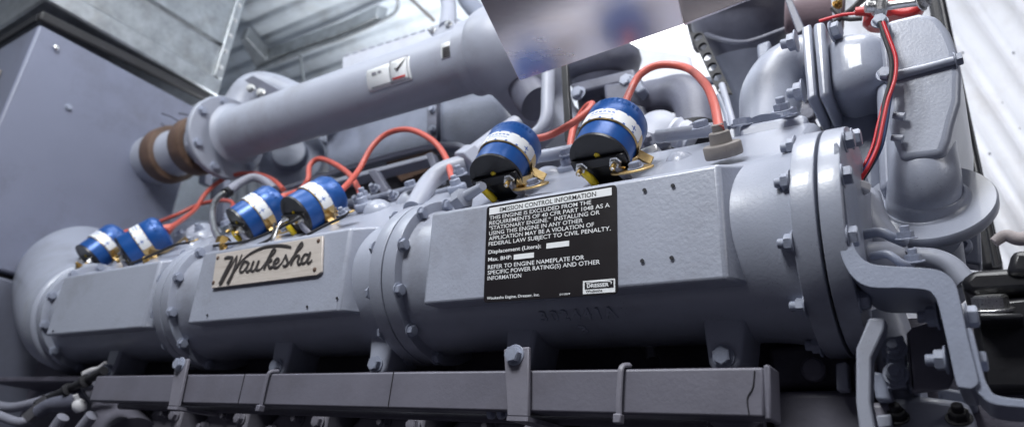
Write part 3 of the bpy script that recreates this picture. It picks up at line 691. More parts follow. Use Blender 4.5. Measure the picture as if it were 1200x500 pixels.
t = thing('curved_branch_pipe', P(555, 10, 1.75), 'dark grey curved pipe glimpsed at the top between riser and metal sheet', 'pipe')
tubepx(MB(), [(536, -25, 1.9, 11), (548, 0, 1.85, 11), (562, 18, 1.8, 10), (580, 40, 1.75, 10)], 22).build('pipe_run', 'back', t)

# ------------------------------------------------------------------ aftercooler housing, ledge, tray
t = thing('aftercooler_housing', P(480, 200, 1.9), 'large smooth grey housing under the header pipe with rounded corner', 'engine housing')
slabpx(MB(), [(380, 130), (505, 100), (507, 172), (384, 205)], 1.80, .5).build('left_cover', 'back', t, bevel=.012)
slabpx(MB(), [(511, 112), (560, 98), (585, 104), (598, 130), (600, 178), (580, 196), (511, 172)], 1.74, .5).build('rounded_cover', 'back', t, bevel=.05, seg=5)
slabpx(MB(), [(562, 100), (620, 90), (640, 170), (600, 190), (590, 120)], 1.8, .5).build('nose_cover', 'pipe', t, bevel=.04, seg=4)
slabpx(MB(), [(500, 118), (511, 116), (511, 172), (500, 175)], 1.77, .05).build('joint_strip', 'backd', t, bevel=.004)
for py in (128, 152): bolt(t, P(507, py, 1.765), (0, -1, 0), .014, 'hex', 'bolt')
slabpx(MB(), [(340, 150), (382, 140), (380, 205), (345, 208)], 1.95, .3).build('side_cover', 'back', t, bevel=.01)
slabpx(MB(), [(350, 158), (380, 155), (380, 166), (352, 168)], 1.90, .04).build('bright_tab', 'wbox', t, bevel=.004)
t = thing('ledge_rail', P(460, 190, 1.6), 'long thin pale ledge rail crossing under the grey housing', 'rail')
q = [P(330, 222, 1.66), P(385, 204, 1.66), P(440, 187, 1.66), P(500, 172, 1.66), P(535, 170, 1.66), P(548, 176, 1.64)]
MB().tube(q, .010, 10, 4).build('round_bar', 'pipe', t)
b = MB().prism([P(330, 225, 1.6), P(500, 181, 1.6), P(500, 186, 1.6), P(330, 230, 1.6)], V((0, .06, 0))); b.build('flat_bar', 'pipe', t, bevel=.004)
t = thing('wiring_tray', P(470, 225, 1.6), 'dark open tray with slanting struts under the pale ledge rail', 'tray')
slabpx(MB(), [(330, 228), (520, 180), (530, 240), (400, 262), (300, 262)], 1.75, .02).build('tray_back', 'dark', t)
slabpx(MB(), [(452, 190), (505, 176), (500, 200), (470, 212)], 1.7, .03).build('rust_patch', 'band', t)
slabpx(MB(), [(430, 200), (440, 198), (462, 234), (452, 236)], 1.5, .03).build('strut', 'backd', t, bevel=.004)
slabpx(MB(), [(498, 180), (506, 178), (516, 205), (508, 207)], 1.5, .03).build('strut', 'backd', t, bevel=.004)
for q in ([(395, 240, 1.5), (440, 232, 1.5), (520, 212, 1.5)], [(440, 246, 1.45), (480, 236, 1.45), (530, 222, 1.45)]):
    MB().tube([P(*p) for p in q], .013, 10, 3).build('cross_tube', 'back', t)
for px, py in [(440, 222), (462, 230), (500, 222), (515, 205), (420, 236)]: bolt(t, P(px, py, 1.45), (0, -1, .3), .015, 'nut', 'bolt')

# left mid background behind far coils
t = thing('support_frame', P(300, 210, 2.0), 'dark upright steel frame posts behind the bent steel tube', 'frame')
for poly, Y in [([(246, 210), (262, 205), (262, 262), (246, 262)], 2.0), ([(300, 175), (330, 160), (350, 215), (318, 222)], 1.9), ([(236, 120), (246, 118), (240, 215), (232, 215)], 1.9)]:
    slabpx(MB(), poly, Y, .05).build('post', 'backd', t, bevel=.006)
t = thing('pump_body', P(350, 200, 1.8), 'round shadowed grey pump body under the header pipe flange', 'pump')
MB().lathe(P(345, 190, 1.85), V((.6, -.8, 0)), [(0, -.1), (.16, -.1), (.17, 0), (.15, .06), (.08, .08), (.08, .12), (0, .12)], 36).build('casing', 'back', t, bevel=.006)
slabpx(MB(), [(340, 158), (388, 150), (384, 212), (330, 220)], 2.02, .06).build('backplate', 'back', t)

# ------------------------------------------------------------------ small vertical pipe and bodies at centre
t = thing('breather_pipe', P(630, 160, 1.45), 'slim pale pipe dropping from the metal sheet and bending left', 'pipe')
tubepx(MB(), [(643, 75, 1.45, 8), (642, 110, 1.45, 8), (641, 136, 1.45, 8), (634, 152, 1.45, 8), (620, 162, 1.45, 8), (604, 170, 1.45, 8)], 20).build('pipe_run', 'pipe', t)
t = thing('black_rod', P(663, 130, 1.35), 'thin black rod hanging straight down behind the metal sheet', 'rod')
slabpx(MB(), [(657, 75), (664, 74), (670, 165), (662, 166)], 1.38, .015).build('rod', 'black', t, bevel=.002)
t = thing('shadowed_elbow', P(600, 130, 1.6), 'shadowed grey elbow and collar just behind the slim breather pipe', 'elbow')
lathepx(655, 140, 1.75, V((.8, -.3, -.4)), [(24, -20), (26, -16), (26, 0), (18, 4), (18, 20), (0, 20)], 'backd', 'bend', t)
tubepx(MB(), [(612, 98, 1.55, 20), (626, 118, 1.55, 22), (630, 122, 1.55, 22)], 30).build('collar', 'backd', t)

UP = V((0, -.35, .93)).normalized()
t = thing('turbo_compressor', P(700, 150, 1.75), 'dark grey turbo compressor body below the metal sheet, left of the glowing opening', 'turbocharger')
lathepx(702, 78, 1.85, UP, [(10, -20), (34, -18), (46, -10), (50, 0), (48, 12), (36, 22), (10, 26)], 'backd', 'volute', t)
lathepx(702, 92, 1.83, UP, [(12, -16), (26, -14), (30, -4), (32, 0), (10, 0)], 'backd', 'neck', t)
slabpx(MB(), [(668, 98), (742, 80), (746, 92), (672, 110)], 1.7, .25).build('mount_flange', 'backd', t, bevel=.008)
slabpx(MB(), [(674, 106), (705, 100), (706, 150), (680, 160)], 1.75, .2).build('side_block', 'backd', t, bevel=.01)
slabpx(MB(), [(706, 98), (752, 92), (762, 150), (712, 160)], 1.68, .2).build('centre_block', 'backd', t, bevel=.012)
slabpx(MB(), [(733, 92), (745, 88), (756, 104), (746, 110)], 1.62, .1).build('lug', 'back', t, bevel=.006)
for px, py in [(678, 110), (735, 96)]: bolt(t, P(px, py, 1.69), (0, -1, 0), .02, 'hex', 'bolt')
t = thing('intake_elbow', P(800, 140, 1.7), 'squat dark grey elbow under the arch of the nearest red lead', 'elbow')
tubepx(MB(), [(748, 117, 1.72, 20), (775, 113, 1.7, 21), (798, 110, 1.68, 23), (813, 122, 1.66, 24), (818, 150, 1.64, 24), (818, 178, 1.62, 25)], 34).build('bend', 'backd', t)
tubepx(MB(), [(812, 152, 1.6, 27), (815, 174, 1.6, 27)], 34, 1).build('black_sleeve', 'rubber', t)
t = thing('perforated_strap', P(830, 80, 1.75), 'black perforated steel strap with a row of round holes beside the glowing opening', 'strap')
# strap built as rails and rungs with round holes between them
p0 = P(808, 38, 1.75); p1 = P(841, 108, 1.75); dd = (p1-p0); wv = P(823, 38, 1.75)-p0
nseg = 6; b = MB(); nh = 16
for k in range(nseg):
    c0 = p0+dd*(k/nseg); a_, b_, c_, d_ = c0, c0+wv, c0+wv+dd/nseg, c0+dd/nseg
    ctr = (a_+c_)/2; ins = []; out = []
    rr_ = wv.length*.33; ex_ = wv.normalized(); ey_ = (dd-ex_*dd.dot(ex_)).normalized()
    for j in range(nh):
        an = 2*math.pi*j/nh; ins.append(ctr+ex_*(rr_*math.cos(an))+ey_*(rr_*math.sin(an)))
        ca, sa = math.cos(an), math.sin(an); m_ = max(abs(ca), abs(sa)); out.append(ctr+wv*(.5*ca/m_)+dd/nseg*(.5*sa/m_))
    for th_ in (0, .012):
        b.add([q+V((0, th_, 0)) for q in ins+out], [(j, (j+1) % nh, nh+(j+1) % nh, nh+j) for j in range(nh)])
    b.add([q for q in ins]+[q+V((0, .012, 0)) for q in ins], [(j, (j+1) % nh, nh+(j+1) % nh, nh+j) for j in range(nh)])
b.build('strap', 'rubber', t)
t = thing('gap_filler', P(825, 40, 2.6), 'dark filler sheet added between the glowing opening and the bowl casing', 'plate')
slabpx(MB(), [(796, 0), (850, -5), (852, 62), (838, 60), (812, 58)], 2.6, .04).build('plate', 'dark', t, bevel=.006)  # dark sheet added to fill the bright gap; shade is in its colour
t = thing('link_rod', P(850, 95, 1.9), 'thin grey horizontal rod between the strap and the large elbow', 'rod')
MB().tube([P(822, 95, 2.0), P(880, 95, 2.0)], .014, 12, 1).build('rod', 'back', t)
MB().lathe(P(858, 112, 1.95), (0, -1, 0), [(.03, 0), (.03, .03), (.018, .04), (0, .04)], 20).build('knob', 'black', t)

# pale round pump and ribbed hose between
t = thing('pale_thermostat', P(775, 165, 1.5), 'pale rounded fitting with ribs behind the casting, left of the stepped boot', 'fitting')
lathepx(772, 150, 1.6, V((.3, -.9, .3)), [(24, -10), (26, 0), (20, 10), (8, 14), (0, 14)], 'pipe', 'dome', t)
lathepx(800, 158, 1.5, V((-.75, -.3, .55)), [(15, -14), (17, -12), (15, -6), (18, -4), (18, 4), (15, 6), (17, 12), (14, 16), (0, 16)], 'wbox', 'ribbed_neck', t)
lathepx(757, 165, 1.45, V((.4, -.7, .5)), [(5, -10), (7, -6), (5, -2), (7, 2), (5, 8), (0, 8)], 'backd', 'ribbed_plug', t)
slabpx(MB(), [(742, 178), (768, 168), (772, 176), (748, 188)], 1.32, .05).build('bright_plate', 'steel', t, bevel=.003)

# grey posts right of the arch
t = thing('guide_tube', P(848, 130, 1.5), 'pair of thin curved grey tubes just right of the arching red lead', 'tube')
tubepx(MB(), [(846, 100, 1.55, 4), (852, 120, 1.5, 4), (860, 148, 1.45, 4)], 12).build('tube_run', 'pipe', t)
tubepx(MB(), [(842, 112, 1.5, 3), (850, 132, 1.48, 3), (854, 150, 1.45, 3)], 12).build('tube_run', 'back', t)

# ------------------------------------------------------------------ big turbine bowls at the top
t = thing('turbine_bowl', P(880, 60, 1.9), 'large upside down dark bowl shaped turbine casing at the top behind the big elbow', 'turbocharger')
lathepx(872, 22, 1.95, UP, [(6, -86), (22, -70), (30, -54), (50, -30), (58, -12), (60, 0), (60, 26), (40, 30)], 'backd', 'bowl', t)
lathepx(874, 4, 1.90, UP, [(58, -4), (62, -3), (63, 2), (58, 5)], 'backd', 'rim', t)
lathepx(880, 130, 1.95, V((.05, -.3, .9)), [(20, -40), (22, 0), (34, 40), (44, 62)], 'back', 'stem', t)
tubepx(MB(), [(820, 30, 1.9, 3), (832, 42, 1.85, 3), (870, 50, 1.8, 3), (910, 38, 1.8, 3), (930, 30, 1.8, 3)], 10).build('edge_wire', 'backd', t)
t = thing('primer_cylinder', P(955, 30, 1.8), 'reddish brown primed cylinder at the top edge right of the bowl casing', 'cylinder')
lathepx(955, 12, 1.8, V((.9, .2, -.1)), [(26, -32), (29, -28), (29, 28), (26, 32)], 'pink', 'shell', t, bevel=.006)
slabpx(MB(), [(918, -5), (926, -5), (944, 34), (934, 40)], 1.6, .03).build('strap', 'backd', t, bevel=.003)
slabpx(MB(), [(973, -12), (979, -12), (982, 24), (976, 26)], 1.6, .06).build('end_lug', 'back', t)
bolt(t, P(981, 6, 1.58), (.6, -.8, 0), .010, 'nut', 'brass')

# ------------------------------------------------------------------ large elbow on its base, and the housing it feeds
t = thing('water_outlet_elbow', P(905, 160, 1.35), 'large glossy grey cast elbow bolted to a square base above the near manifold end', 'elbow')
tubepx(MB(), [(901, 158, 1.40, 33), (902, 135, 1.42, 34), (905, 112, 1.44, 36), (918, 92, 1.46, 37), (938, 80, 1.47, 37), (952, 78, 1.47, 38)], 44, 8).build('bend', 'cast', t)
slabpx(MB(), [(866, 147), (938, 133), (946, 136), (946, 150), (868, 162)], 1.30, .22).build('base_flange', 'cast', t, bevel=.007)
slabpx(MB(), [(872, 160), (942, 148), (940, 178), (870, 178)], 1.33, .22).build('base_block', 'cast', t, bevel=.01)
slabpx(MB(), [(886, 52), (902, 46), (902, 70), (888, 78)], 1.65, .06).build('rear_lug', 'back', t, bevel=.008)
for px, py in [(866, 147), (925, 135), (870, 147)]: bolt(t, P(px+2, py, 1.31), (0, -.5, .86), .016, 'hex', 'bolt')
slabpx(MB(), [(939, 32), (950, 27), (957, 112), (946, 118)], 1.30, .26).build('pipe_flange', 'cast', t, bevel=.005)
for px, py in [(934, 48), (942, 106)]: bolt(t, P(px, py, 1.34), (-1, 0, 0), .019, 'nut', 'bolt')
t = thing('thermostat_housing', P(1040, 200, 1.4), 'big boxy grey thermostat housing with round outlet and flange disc at right', 'engine housing')
slabpx(MB(), [(952, 27), (966, 24), (972, 111), (960, 115)], 1.29, .27).build('inlet_flange', 'cast', t, bevel=.008)
bolt(t, P(975, 38, 1.30), (1, -.2, 0), .018, 'hex', 'bolt')
slabpx(MB(), [(962, 35), (1036, 25), (1042, 90), (968, 112)], 1.30, .30).build('inlet_box', 'cast', t, bevel=.045, seg=6)
slabpx(MB(), [(1030, 30), (1040, 20), (1045, 88), (1036, 94)], 1.245, .3).build('centre_flange', 'cast', t, bevel=.006)
for px, py in [(1031, 26), (1037, 88)]: bolt(t, P(px, py, 1.237), (.1, -1, .1), .012, 'hex', 'bolt')
slabpx(MB(), [(1036, 24), (1076, 14), (1098, 17), (1112, 34), (1121, 56), (1126, 84), (1125, 118), (1117, 144), (1113, 162), (1106, 182), (1056, 188), (1042, 150)], 1.262, .36).build('outlet_head', 'cast', t, bevel=.013, seg=4)
tubepx(MB(), [(1048, 89, 1.257, 6), (1084, 80, 1.257, 5), (1118, 71, 1.257, 5)], 18, 2).build('bolt_boss', 'cast', t)
bolt(t, P(1119, 71, 1.25), (1, 0, .1), .012, 'hex', 'bolt')
for px, py in [(1057, 137), (1055, 163)]:
    tubepx(MB(), [(px-10, py-2, 1.25, 4), (px+3, py, 1.25, 5)], 12, 1).build('stub', 'cast', t)
slabpx(MB(), [(968, 110), (1034, 96), (1040, 240), (1005, 250), (972, 200)], 1.42, .25).build('shadow_body', 'back', t, bevel=.04, seg=4)
slabpx(MB(), [(1026, 98), (1044, 94), (1050, 215), (1030, 225)], 1.33, .2).build('centre_web', 'cast', t, bevel=.012)
AD = V((0, -.86, .51)).normalized()
lathepx(1086, 245, 1.375, AD, [(0, -3), (69, -3), (71, 0), (71, 9), (69, 12), (0, 13)], 'cast', 'flange_disc', t, n=64, smooth=45)
D0 = P(1086, 245, 1.375); uD = W(1, D0)
MB().tube([D0+AD*(10*uD), D0+AD*(15*uD), D0+AD*(24*uD), P(1083, 210, 1.325), P(1080, 182, 1.33), P(1078, 150, 1.35), P(1076, 110, 1.38)], [50*uD, 43*uD, 38*uD, 37*uD, 36*uD, 36*uD, 36*uD], 56, 8).build('outlet_neck', 'cast', t, smooth=60)
lathepx(1084, 300, 1.5, AD, [(0, -60), (38, -55), (40, 25), (0, 25)], 'back', 'lower_neck', t)
p = D0+V((48*uD, 0, 0))+AD*(12*uD)-V((0, .001, .02)); bolt(t, p, AD, .010, 'round', 'bolt')
slabpx(MB(), [(1108, 268), (1148, 262), (1150, 310), (1112, 305)], 1.6, .05).build('side_plate', 'back', t, bevel=.006)
bolt(t, P(1128, 290, 1.59), (0, -1, .2), .018, 'round', 'bolt')

# red valve and coupling at the top
t = thing('red_valve', P(1040, 8, 1.5), 'red painted valve body with steel spindle at the top edge', 'valve')
tubepx(MB(), [(1003, 14, 1.5, 5), (1020, 12, 1.5, 7), (1034, 4, 1.5, 6), (1050, 14, 1.5, 5), (1068, 14, 1.5, 6), (1080, 4, 1.5, 6), (1084, -10, 1.5, 6)], 14).build('handle_loop', 'valve', t)
lathepx(1046, 22, 1.55, V((0, -.3, 1)), [(28, -6), (32, 0), (30, 8), (24, 14), (0, 14)], 'valve', 'bonnet', t)
MB().tube([P(1036, 8, 1.46), P(1080, 2, 1.46)], .009, 12, 1).build('spindle', 'steel', t)
bolt(t, P(1036, 8, 1.455), (-.9, -.4, 0), .022, 'nut', 'steel'); bolt(t, P(1078, 2, 1.455), (.9, -.4, 0), .018, 'nut', 'steel')
t = thing('wire_drop', P(1020, 120, 1.2), 'strip of red, black and blue wires hanging down the front of the grey housing', 'wire bundle')
path = [(1034, 26), (1040, 45), (1047, 68), (1046, 92), (1038, 118), (1033, 145), (1028, 172), (1018, 196), (1008, 214), (1004, 240)]
for k, (dx, mat, r) in enumerate([(3, 'wred', .0034), (-3, 'rubber', .0042), (-9, 'wblue', .006), (0, 'rubber', .0045), (-6, 'wred', .003)]):
    q = [P(a+dx*(.3+.7*math.sin(i*.55+k)), c, (1.20 if k == 0 else 1.215+.005*k)) for i, (a, c) in enumerate(path)]
    if k == 2: q = q[3:]
    MB().tube(q, r, 10, 6).build('wire', mat, t)
MB().lathe(P(1007, 219, 1.2), P(1004, 240, 1.2)-P(1010, 205, 1.2), [(.016, -.006), (.018, -.004), (.018, .006), (.016, .008)], 14).build('cable_tie', 'tape', t)
tubepx(MB(), [(960, 25, 1.5, 2), (985, 18, 1.5, 2), (1003, 16, 1.5, 2)], 8).build('wire', 'wred', t)
t = thing('loose_wires', P(990, 10, 1.6), 'loose black and steel wires crossing the gap left of the red valve', 'wires')
MB().tube([P(978, 26, 1.6), P(1000, 10, 1.6), P(1018, -10, 1.6)], .008, 8, 3).build('wire', 'rubber', t)
MB().tube([P(1003, 16, 1.6), P(1020, 2, 1.6), P(1030, -8, 1.6)], .007, 8, 3).build('wire', 'steel', t)
MB().tube([P(975, 10, 1.6), P(990, 22, 1.6), P(1010, 22, 1.6)], .006, 8, 3).build('wire', 'rubber', t)
# black column at right
t = thing('black_column', P(1140, 300, 2.2), 'tall black steel post slanting in front of the white corrugated wall', 'post')
b = MB(); b.prism([P(1083, -20, 2.2), P(1104, -20, 2.2), P(1176, 312, 2.2), P(1150, 315, 2.2)], V((0, .12, 0))); b.build('post', 'rubber', t, bevel=.015)
tubepx(MB(), [(1099, -20, 2.18, 4), (1168, 312, 2.18, 4)], 12, 1).build('edge_pipe', 'black', t)
slabpx(MB(), [(1008, -20), (1032, -20), (1036, 2), (1010, 6)], 1.75, .1).build('cross_arm', 'rubber', t)
t = thing('gap_bracket', P(985, 140, 2.0), 'small dark stepped bracket seen in the gap right of the large elbow', 'bracket')
slabpx(MB(), [(936, 100), (952, 104), (950, 130), (956, 142), (944, 150), (938, 130)], 1.75, .05).build('arm', 'backd', t, bevel=.006)
MB().tube([P(955, 160, 1.9), P(980, 138, 1.9)], .012, 8, 1).build('bar', 'rubber', t)
for px, py in [(944, 108), (948, 136)]: bolt(t, P(px, py, 1.74), (0, -1, 0), .018, 'hex', 'backd')

# ------------------------------------------------------------------ polished metal sheet
Mp = P(738, 30, 1.15); c6 = P(728, 135, 1.14)
nS = ((c6-Mp).normalized()-Mp.normalized()).normalized(); print('sheet n', nS)
t = thing('heat_shield_sheet', PN(609, 95, Mp, nS), 'polished folded aluminium sheet hanging over the engine at the top centre', 'heat shield')
MB().prism([PN(a, c, Mp, nS) for a, c in [(548, -30), (609, 95), (801, 29), (786, -40)]], -nS*.006).build('main_sheet', 'sheet', t, bevel=.001)
q = [PN(801, 29, Mp, nS), PN(786, -40, Mp, nS)]; pe = P(905, -12, q[0].y+.06); pf = P(905, -60, q[0].y+.06)
MB().prism([q[0], pe, pf, q[1]], V((0, .006, 0))).build('folded_flap', 'sheet', t, bevel=.001)

# ------------------------------------------------------------------ lower rail and engine block
t = thing('cable_trunking', (-1.2, 1.0, .11), 'long square grey trunking rail running under the manifold', 'rail')
MB().box((-2.10, 1.0, .135), (-.275, 1.045, .203)).build('channel', 'rail', t, bevel=.004)
MB().box((-.275, .998, .132), (-.266, 1.048, .206)).build('end_cap', 'rail', t, bevel=.003)
MB().tube([V((-.287, .999, .198)), V((-.290, .999, .175)), V((-.298, .999, .16)), V((-.296, .999, .138))], .0009, 6, 4).build('crease', 'dark', t)
for X in (-1.43, -.97): MB().box((X, .9985, .136), (X+.0015, 1.0, .203)).build('joint', 'dark', t)
for px, nm_ in [(213, 'grey flat strap bolted over the trunking near its far end'), (605, 'grey flat strap bolted over the trunking below the emission label')]:
    p = P(px, 430, .992); s_ = .032
    t = thing('strap_bracket', (p.x, .99, .10), nm_, 'bracket', 'flat straps holding the trunking')
    MB().prism([V((p.x-s_*.85, .988, .237)), V((p.x+s_*.75, .988, .24)), V((p.x+s_*1.1, .988, .126)), V((p.x-s_*.2, .988, .126))], V((0, .008, 0))).build('strap', 'block2', t, bevel=.002)
    bolt(t, V((p.x-.002, .988, .226)), (0, -1, 0), .0145, 'hex', 'bolt')
    MB().box((p.x-s_*.2, .988, .119), (p.x+s_*1.1, 1.1, .126)).build('return_lip', 'block2', t)
for px, lab in [(727, 'thin grey cable tie around the trunking, right of the strap below the emission label'), (312, 'thin dark cable tie around the trunking below the script name plate')]:
    t = thing('cable_tie', P(px, 480, .99), lab, 'cable tie', 'cable ties on the trunking')
    p = P(px, 450, .995)
    MB().tube([V((p.x+.005, 1.015, .212)), V((p.x+.001, .997, .206)), V((p.x, .993, .19)), V((p.x, .993, .14)), V((p.x+.002, .996, .126))], .005, 8, 4, flat=.6, fdir=(0, 1, 0)).build('band', 'block2' if px > 500 else 'rail', t)
    MB().box((p.x-.006, .985, .120), (p.x+.007, 1.0, .134)).build('buckle', 'block2' if px > 500 else 'rail', t, bevel=.002)

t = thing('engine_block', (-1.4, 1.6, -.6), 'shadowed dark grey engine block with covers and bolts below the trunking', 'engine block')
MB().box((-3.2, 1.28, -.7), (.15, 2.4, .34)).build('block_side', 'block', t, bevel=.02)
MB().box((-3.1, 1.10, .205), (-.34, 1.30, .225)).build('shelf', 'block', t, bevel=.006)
for i in range(7):
    X = -2.15+i*.29
    cv = MB().prism([V((X, 1.20, -.25)), V((X+.235, 1.20, -.25)), V((X+.235, 1.20, .115)), V((X+.20, 1.20, .148)), V((X+.035, 1.20, .148)), V((X, 1.20, .115))], V((0, .10, 0))).build('side_cover', 'block2', t, bevel=.012)
    for dx, z in ((.025, .10), (.21, .10), (.118, .13)):
        bolt(t, V((X+dx, 1.198, z)), (0, -1, 0), .013, 'nut', 'block2')
    MB().prism([V((X+.245, 1.14, -.2)), V((X+.270, 1.14, -.2)), V((X+.280, 1.14, .18)), V((X+.235, 1.14, .18))], V((0, .1, 0))).build('rib', 'block2', t, bevel=.008)
    bolt(t, V((X+.258, 1.138, .12)), (0, -1, 0), .014, 'hex', 'block2')
MB().tube([V((-2.1, 1.09, .135)), V((-.3, 1.09, .135))], .009, 10, 1).build('conduit', 'block', t)
for px, py in [(90, 490), (160, 486), (340, 492), (495, 494)]:
    pass
t = thing('bright_stub_pipe', P(760, 418, 1.2), 'short shiny pipe stub catching light in the gap above the trunking', 'pipe')
tubepx(MB(), [(752, 396, 1.22, 7), (762, 410, 1.2, 7), (765, 424, 1.18, 8)], 18).build('stub', 'steel', t)

# small clips under the rail
t = thing('pipe_clips', P(590, 482, 1.02), 'row of tiny dark clips peeking out beneath the trunking by the strap', 'clips')
for px in (572, 584, 594, 600): MB().lathe(P(px, 482, 1.02), (1, .2, 0), [(.006, 0), (.012, .002), (.012, .010), (.006, .012)], 12).build('clip', 'bolt', t)
t = thing('round_boss', P(860, 495, 1.1), 'pale round boss just below the near end of the trunking', 'boss')
lathepx(862, 500, 1.08, V((0, -.2, 1)), [(26, -30), (28, -10), (24, 0), (30, 6), (30, 10), (20, 12)], 'rail', 'boss_body', t)

# lower right end of the block
t = thing('gear_case', P(960, 440, 1.2), 'dim grey gear case panel with a horizontal seam below the near manifold end', 'engine casing')
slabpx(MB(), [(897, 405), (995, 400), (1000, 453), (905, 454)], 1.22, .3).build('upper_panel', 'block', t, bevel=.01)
slabpx(MB(), [(905, 457), (1010, 455), (1040, 540), (905, 540)], 1.19, .3).build('lower_panel', 'rail', t, bevel=.012)
lathepx(953, 432, 1.19, V((0, -1, .1)), [(14, -6), (14, 2), (10, 6), (0, 6)], 'rail', 'cap_screw', t)
slabpx(MB(), [(979, 425), (992, 423), (994, 456), (980, 457)], 1.16, .03).build('white_tab', 'pipe', t, bevel=.003)
slabpx(MB(), [(1000, 425), (1010, 420), (1014, 456), (1002, 458)], 1.16, .03).build('dark_tab', 'rail', t, bevel=.003)
t = thing('bent_flat_strut', P(1015, 450, 1.05), 'bent flat steel strut running down from under the bracket', 'strut')
MB().prism([P(a, c, 1.04) for a, c in [(1018, 372), (1037, 372), (1036, 386), (1021, 418), (1020, 470), (1032, 530), (1010, 530), (1003, 470), (1003, 408)]], V((0, .03, 0))).build('strut', 'pipe', t, bevel=.003)
slabpx(MB(), [(1021, 434), (1034, 436), (1046, 470), (1026, 468)], 1.12, .05).build('block_foot', 'bolt', t, bevel=.004)
t = thing('vertical_drain_pipe', P(1055, 440, 1.3), 'wide pale vertical pipe behind the bracket in the lower right', 'pipe')
tubepx(MB(), [(1036, 366, 1.2, 22), (1046, 400, 1.2, 23), (1056, 440, 1.2, 24), (1062, 500, 1.2, 26)], 36).build('pipe_run', 'pipe', t)
t = thing('lower_casing', P(1080, 480, 1.25), 'sloping grey lower casing with dark cap bolts at the bottom right corner', 'engine casing')
slabpx(MB(), [(1024, 469), (1075, 462), (1136, 470), (1150, 540), (1024, 540)], 1.16, .3).build('cover', 'cast', t, bevel=.01)
slabpx(MB(), [(1098, 452), (1140, 458), (1144, 474), (1100, 472)], 1.2, .2).build('upper_step', 'back', t, bevel=.006)
for px, py in [(1051, 489), (1124, 490)]: bolt(t, P(px, py, 1.15), (0, -.7, .7), .013, 'nut', 'rubber', 'cap_bolt')
slabpx(MB(), [(1026, 486), (1044, 484), (1046, 500), (1028, 502)], 1.13, .03).build('pad', 'pipe', t, bevel=.003)

# bent bracket at right end (wide plate bent in the XZ plane)
t = thing('bent_end_bracket', P(1060, 330, .98), 'thick bent steel bracket stepping out and down from the manifold end plate', 'bracket')
outer = [(977, 168), (983, 172), (990, 230), (997, 275), (1006, 298), (1022, 309), (1050, 312), (1085, 314), (1104, 318), (1118, 330), (1124, 348), (1134, 395), (1145, 438), (1146, 449), (1138, 455)]
inner = [(1124, 453), (1120, 446), (1110, 400), (1100, 358), (1094, 345), (1084, 339), (1055, 337), (1020, 336), (1000, 325), (986, 300), (979, 260)]
Yb = 1.005
b = MB(); q = [P(a, c, Yb) for a, c in sm(outer)+sm(inner)]
b.prism(q, V((0, .13, 0))); b.build('plate', 'bolt', t, bevel=.005, seg=3)
for px, py, Yq, nx in [(1140, 371, 1.05, 1), (1150, 423, 1.05, 1)]:
    bolt(t, P(px-8, py, Yq), (1, -.05, 0), .014, 'hex', 'bolt')
for px, py in [(1096, 370), (1106, 421)]:
    bolt(t, P(px+4, py, 1.06), (-1, .05, 0), .014, 'nut', 'bolt')
t = thing('angle_bracket', P(1090, 440, 1.15), 'dark polished angle bracket with two nuts behind the bent bracket', 'bracket')
MB().prism([P(a, c, 1.12) for a, c in [(1062, 390), (1068, 384), (1105, 372), (1118, 440), (1112, 454), (1070, 460), (1066, 452)]], V((0, .012, 0))).build('face', 'block2', t, bevel=.002)
MB().prism([P(1062, 390, 1.12), P(1068, 388, 1.12), P(1074, 458, 1.12), P(1066, 456, 1.12)], V((0, .14, 0))).build('side', 'bolt', t, bevel=.003)
for px, py in [(1062, 416), (1067, 443)]: bolt(t, P(px, py, 1.17), (-1, -.1, 0), .018, 'nut', 'bolt')
for px, py, q_ in [(1044, 414, 1.16), (1048, 440, 1.16), (1004, 388, 1.1)]:
    pass
t = thing('terminal_plate', P(1085, 420, 1.25), 'small grey plate with two nuts in the shade between the strut and the angle bracket', 'plate')
slabpx(MB(), [(1036, 396), (1058, 392), (1062, 452), (1040, 456)], 1.12, .012).build('plate', 'bolt', t, bevel=.002)
for px, py in [(1048, 408), (1050, 438)]: bolt(t, P(px, py, 1.118), (0, -1, .1), .013, 'nut', 'bolt')
t = thing('curved_strap', P(1180, 470, 1.05), 'thin curved steel strap sweeping out of frame at the bottom right', 'strap')
b = MB(); o1 = [(1132, 385), (1140, 388), (1150, 430), (1158, 452), (1172, 464), (1230, 470)]; i1 = [(1230, 479), (1168, 474), (1148, 462), (1136, 446), (1128, 420)]
b.prism([P(a, c, 1.01) for a, c in sm(o1)+sm(i1)], V((0, .12, 0))); b.build('strap', 'bolt', t, bevel=.003)

# clamps and hose under the disc
t = thing('clamped_hose', P(1030, 320, 1.2), 'grey hose with white tape and two ring clamps under the flange disc', 'hose')
tubepx(MB(), [(1016, 230, 1.32, 15), (1024, 262, 1.3, 17), (1040, 290, 1.28, 20), (1045, 305, 1.27, 20)], 26).build('upper_hose', 'pipe', t)
tubepx(MB(), [(1008, 308, 1.22, 22), (1024, 305, 1.22, 22), (1050, 302, 1.24, 20)], 30, 3).build('sleeve', 'pipe', t)
tubepx(MB(), [(1003, 305, 1.2, 22), (1017, 302, 1.2, 23)], 30, 1).build('white_tape', 'tape', t)
for pts in ([(1008, 276, 1.17, 6), (1030, 272, 1.16, 6), (1046, 278, 1.16, 6), (1060, 284, 1.18, 6)], [(1022, 300, 1.14, 5), (1040, 298, 1.13, 5), (1056, 308, 1.13, 5), (1068, 312, 1.15, 5)]):
    tubepx(MB(), pts, 14).build('ring_clamp', 'bolt', t)
for px, py in [(1062, 280), (1071, 307)]:
    bolt(t, P(px, py, 1.15), (0, -.4, .9), .012, 'nut', 'bolt')
t = thing('curved_side_pipe', P(1110, 320, 1.3), 'pale curved pipe running right from the ring clamps to the black box', 'pipe')
